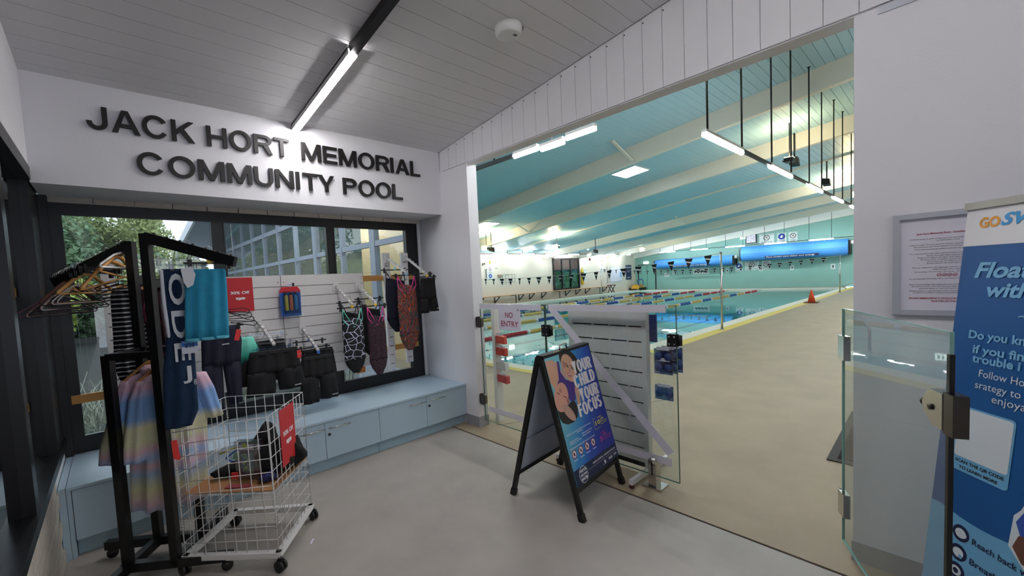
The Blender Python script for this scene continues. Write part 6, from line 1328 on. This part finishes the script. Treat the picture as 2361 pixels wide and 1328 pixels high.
# timber bench with black brackets
t = thing('wall_bench', 'long timber bench on black wall brackets along the pool side', 'bench', (22, 17.95, 0))
for k in range(3): obj('plank', MB().box(13.5, 28.9, 17.80+.15*k, 17.93+.15*k, .50, .54), mat('bench_timber', '#c99a72', .5, var=.12, vscale=2), t)
for k, x in enumerate((14.5, 15.75, 17.0, 19.1, 20.1, 21.3, 23.9, 25.1, 26.3, 28.6)):
    obj('bracket', MB().bar((x, 18.28, .48), (x, 17.82, .48), .05, .04).bar((x, 18.27, .49), (x, 18.27, .10), .04, .05, X).bar((x, 17.86, .46), (x, 18.27, .12), .04, .05), M_frame, t)
for x in (18.4, 22.7, 27.6): obj('leg', MB().bar((x, 17.86, 0), (x, 17.86, .50), .04, .04, X).bar((x-.5, 17.86, .48), (x, 17.86, .48), .04, .03), M_frame, t)
t = thing('folding_stool', 'dark red folded stool at the end of the timber bench', 'stool', (29.2, 17.8, 0)); obj('seat', MB().box(28.95, 29.6, 17.7, 18.1, .56, .62), mat('maroon_seat', '#5c2630', .6), t)
for a, b in (((29.0, 17.75, 0), (29.5, 17.75, .56)), ((29.5, 17.78, 0), (29.0, 17.78, .56)), ((29.0, 18.05, 0), (29.5, 18.05, .56)), ((29.5, 18.02, 0), (29.0, 18.02, .56))): obj('leg', MB().bar(a, b, .05, .04), M_frame, t)
# pool cleaner
t = thing('pool_cleaner', 'yellow and black pool cleaner machine with blue hose in the far corner', 'cleaner', (32.9, 17.8, 0))
obj('body', MB().hexa([(32.6, 17.3, .12), (33.5, 17.3, .12), (33.5, 18.1, .12), (32.6, 18.1, .12), (32.7, 17.4, .42), (33.4, 17.45, .50), (33.4, 18.0, .50), (32.7, 18.0, .42)]), mat('amber_plastic', '#dda32c', .4), t)
obj('track', MB().box(32.55, 33.55, 17.2, 17.32, 0, .22).box(32.55, 33.55, 18.08, 18.2, 0, .22), M_black, t)
obj('hose', MB().tube([(33.0+.4*math.cos(a), 17.4, .62+.30*math.sin(a)) for a in [k*PI/8 for k in range(16)]], .035, 8, closed=True), mat('blue_hose', '#3c67b5', .5), t)
obj('handle', MB().tube([(32.8, 17.5, .4), (32.75, 17.6, .85), (32.9, 17.7, .88)], .03, 8), M_black, t)
# cone
cx, cy = 20.6, 3.70
t = thing('traffic_cone', 'orange traffic cone on the white coping beside the pool', 'cone', (cx, cy, 0))
obj('cone', MB().lathe([(.13, .03), (.03, .50), (.02, .51)], (cx, cy, 0), 16), M_orange, t); obj('base', MB().box(cx-.22, cx+.22, cy-.22, cy+.22, .002, .03), mat('cone_base', '#5a2418', .6), t)
# ladder rails and sloping hand rail
t = thing('pool_ladder', 'curved stainless ladder rails rising beyond the white tape', 'ladder', (5.9, 5.6, 0))
for y in (4.72, 5.22): obj('hand_rail', MB().tube([(8.4+.0, y, -.3)]+[(8.4-.28+.28*math.cos(a), y, .32+.28*math.sin(a)) for a in [k*PI/9 for k in range(10)]]+[(7.84, y, .0)], .022, 8), M_steel, t)
t.location = t.location
t = thing('hand_rail', 'sloping stainless hand rail into the pool at the far end', 'hand rail', (30.5, 4.2, 0))
obj('rail', MB().tube([(31.2, 4.0, .0), (29.6, 4.0, .2), (29.3, 3.2, .55), (29.3, 2.6, .62)], .022, 8), M_steel, t); obj('leg', MB().tube([(29.35, 3.3, 0), (29.35, 3.3, .52)], .02, 8), M_steel, t)
# grout joints and saw cuts of the concrete floor
jm = MB()
for a, b in (((2.99, 3.30), (4.95, 2.35)), ((3.0, .9), (3.0, .9001))):
    jm.bar((a[0], a[1], .0005), (b[0], b[1], .0005), .006, .002)
obj('saw_cut', jm, mat('dark_joint_line', '#5d564c', .8), [o for o in bpy.data.objects if o.name == 'floor_deck'][0])
# warning corner marking on the walkway
solo('floor_marking', MB().prism([(25.5, 1.9), (27.6, 3.0), (27.6, 2.7), (26.0, 1.9)], (0, 0, .001), X, Y, Z, .002), mat('yellow_deck_line', '#e6cf6a', .6), 'pale yellow floor marking past the cone on the walkway', 'marking')
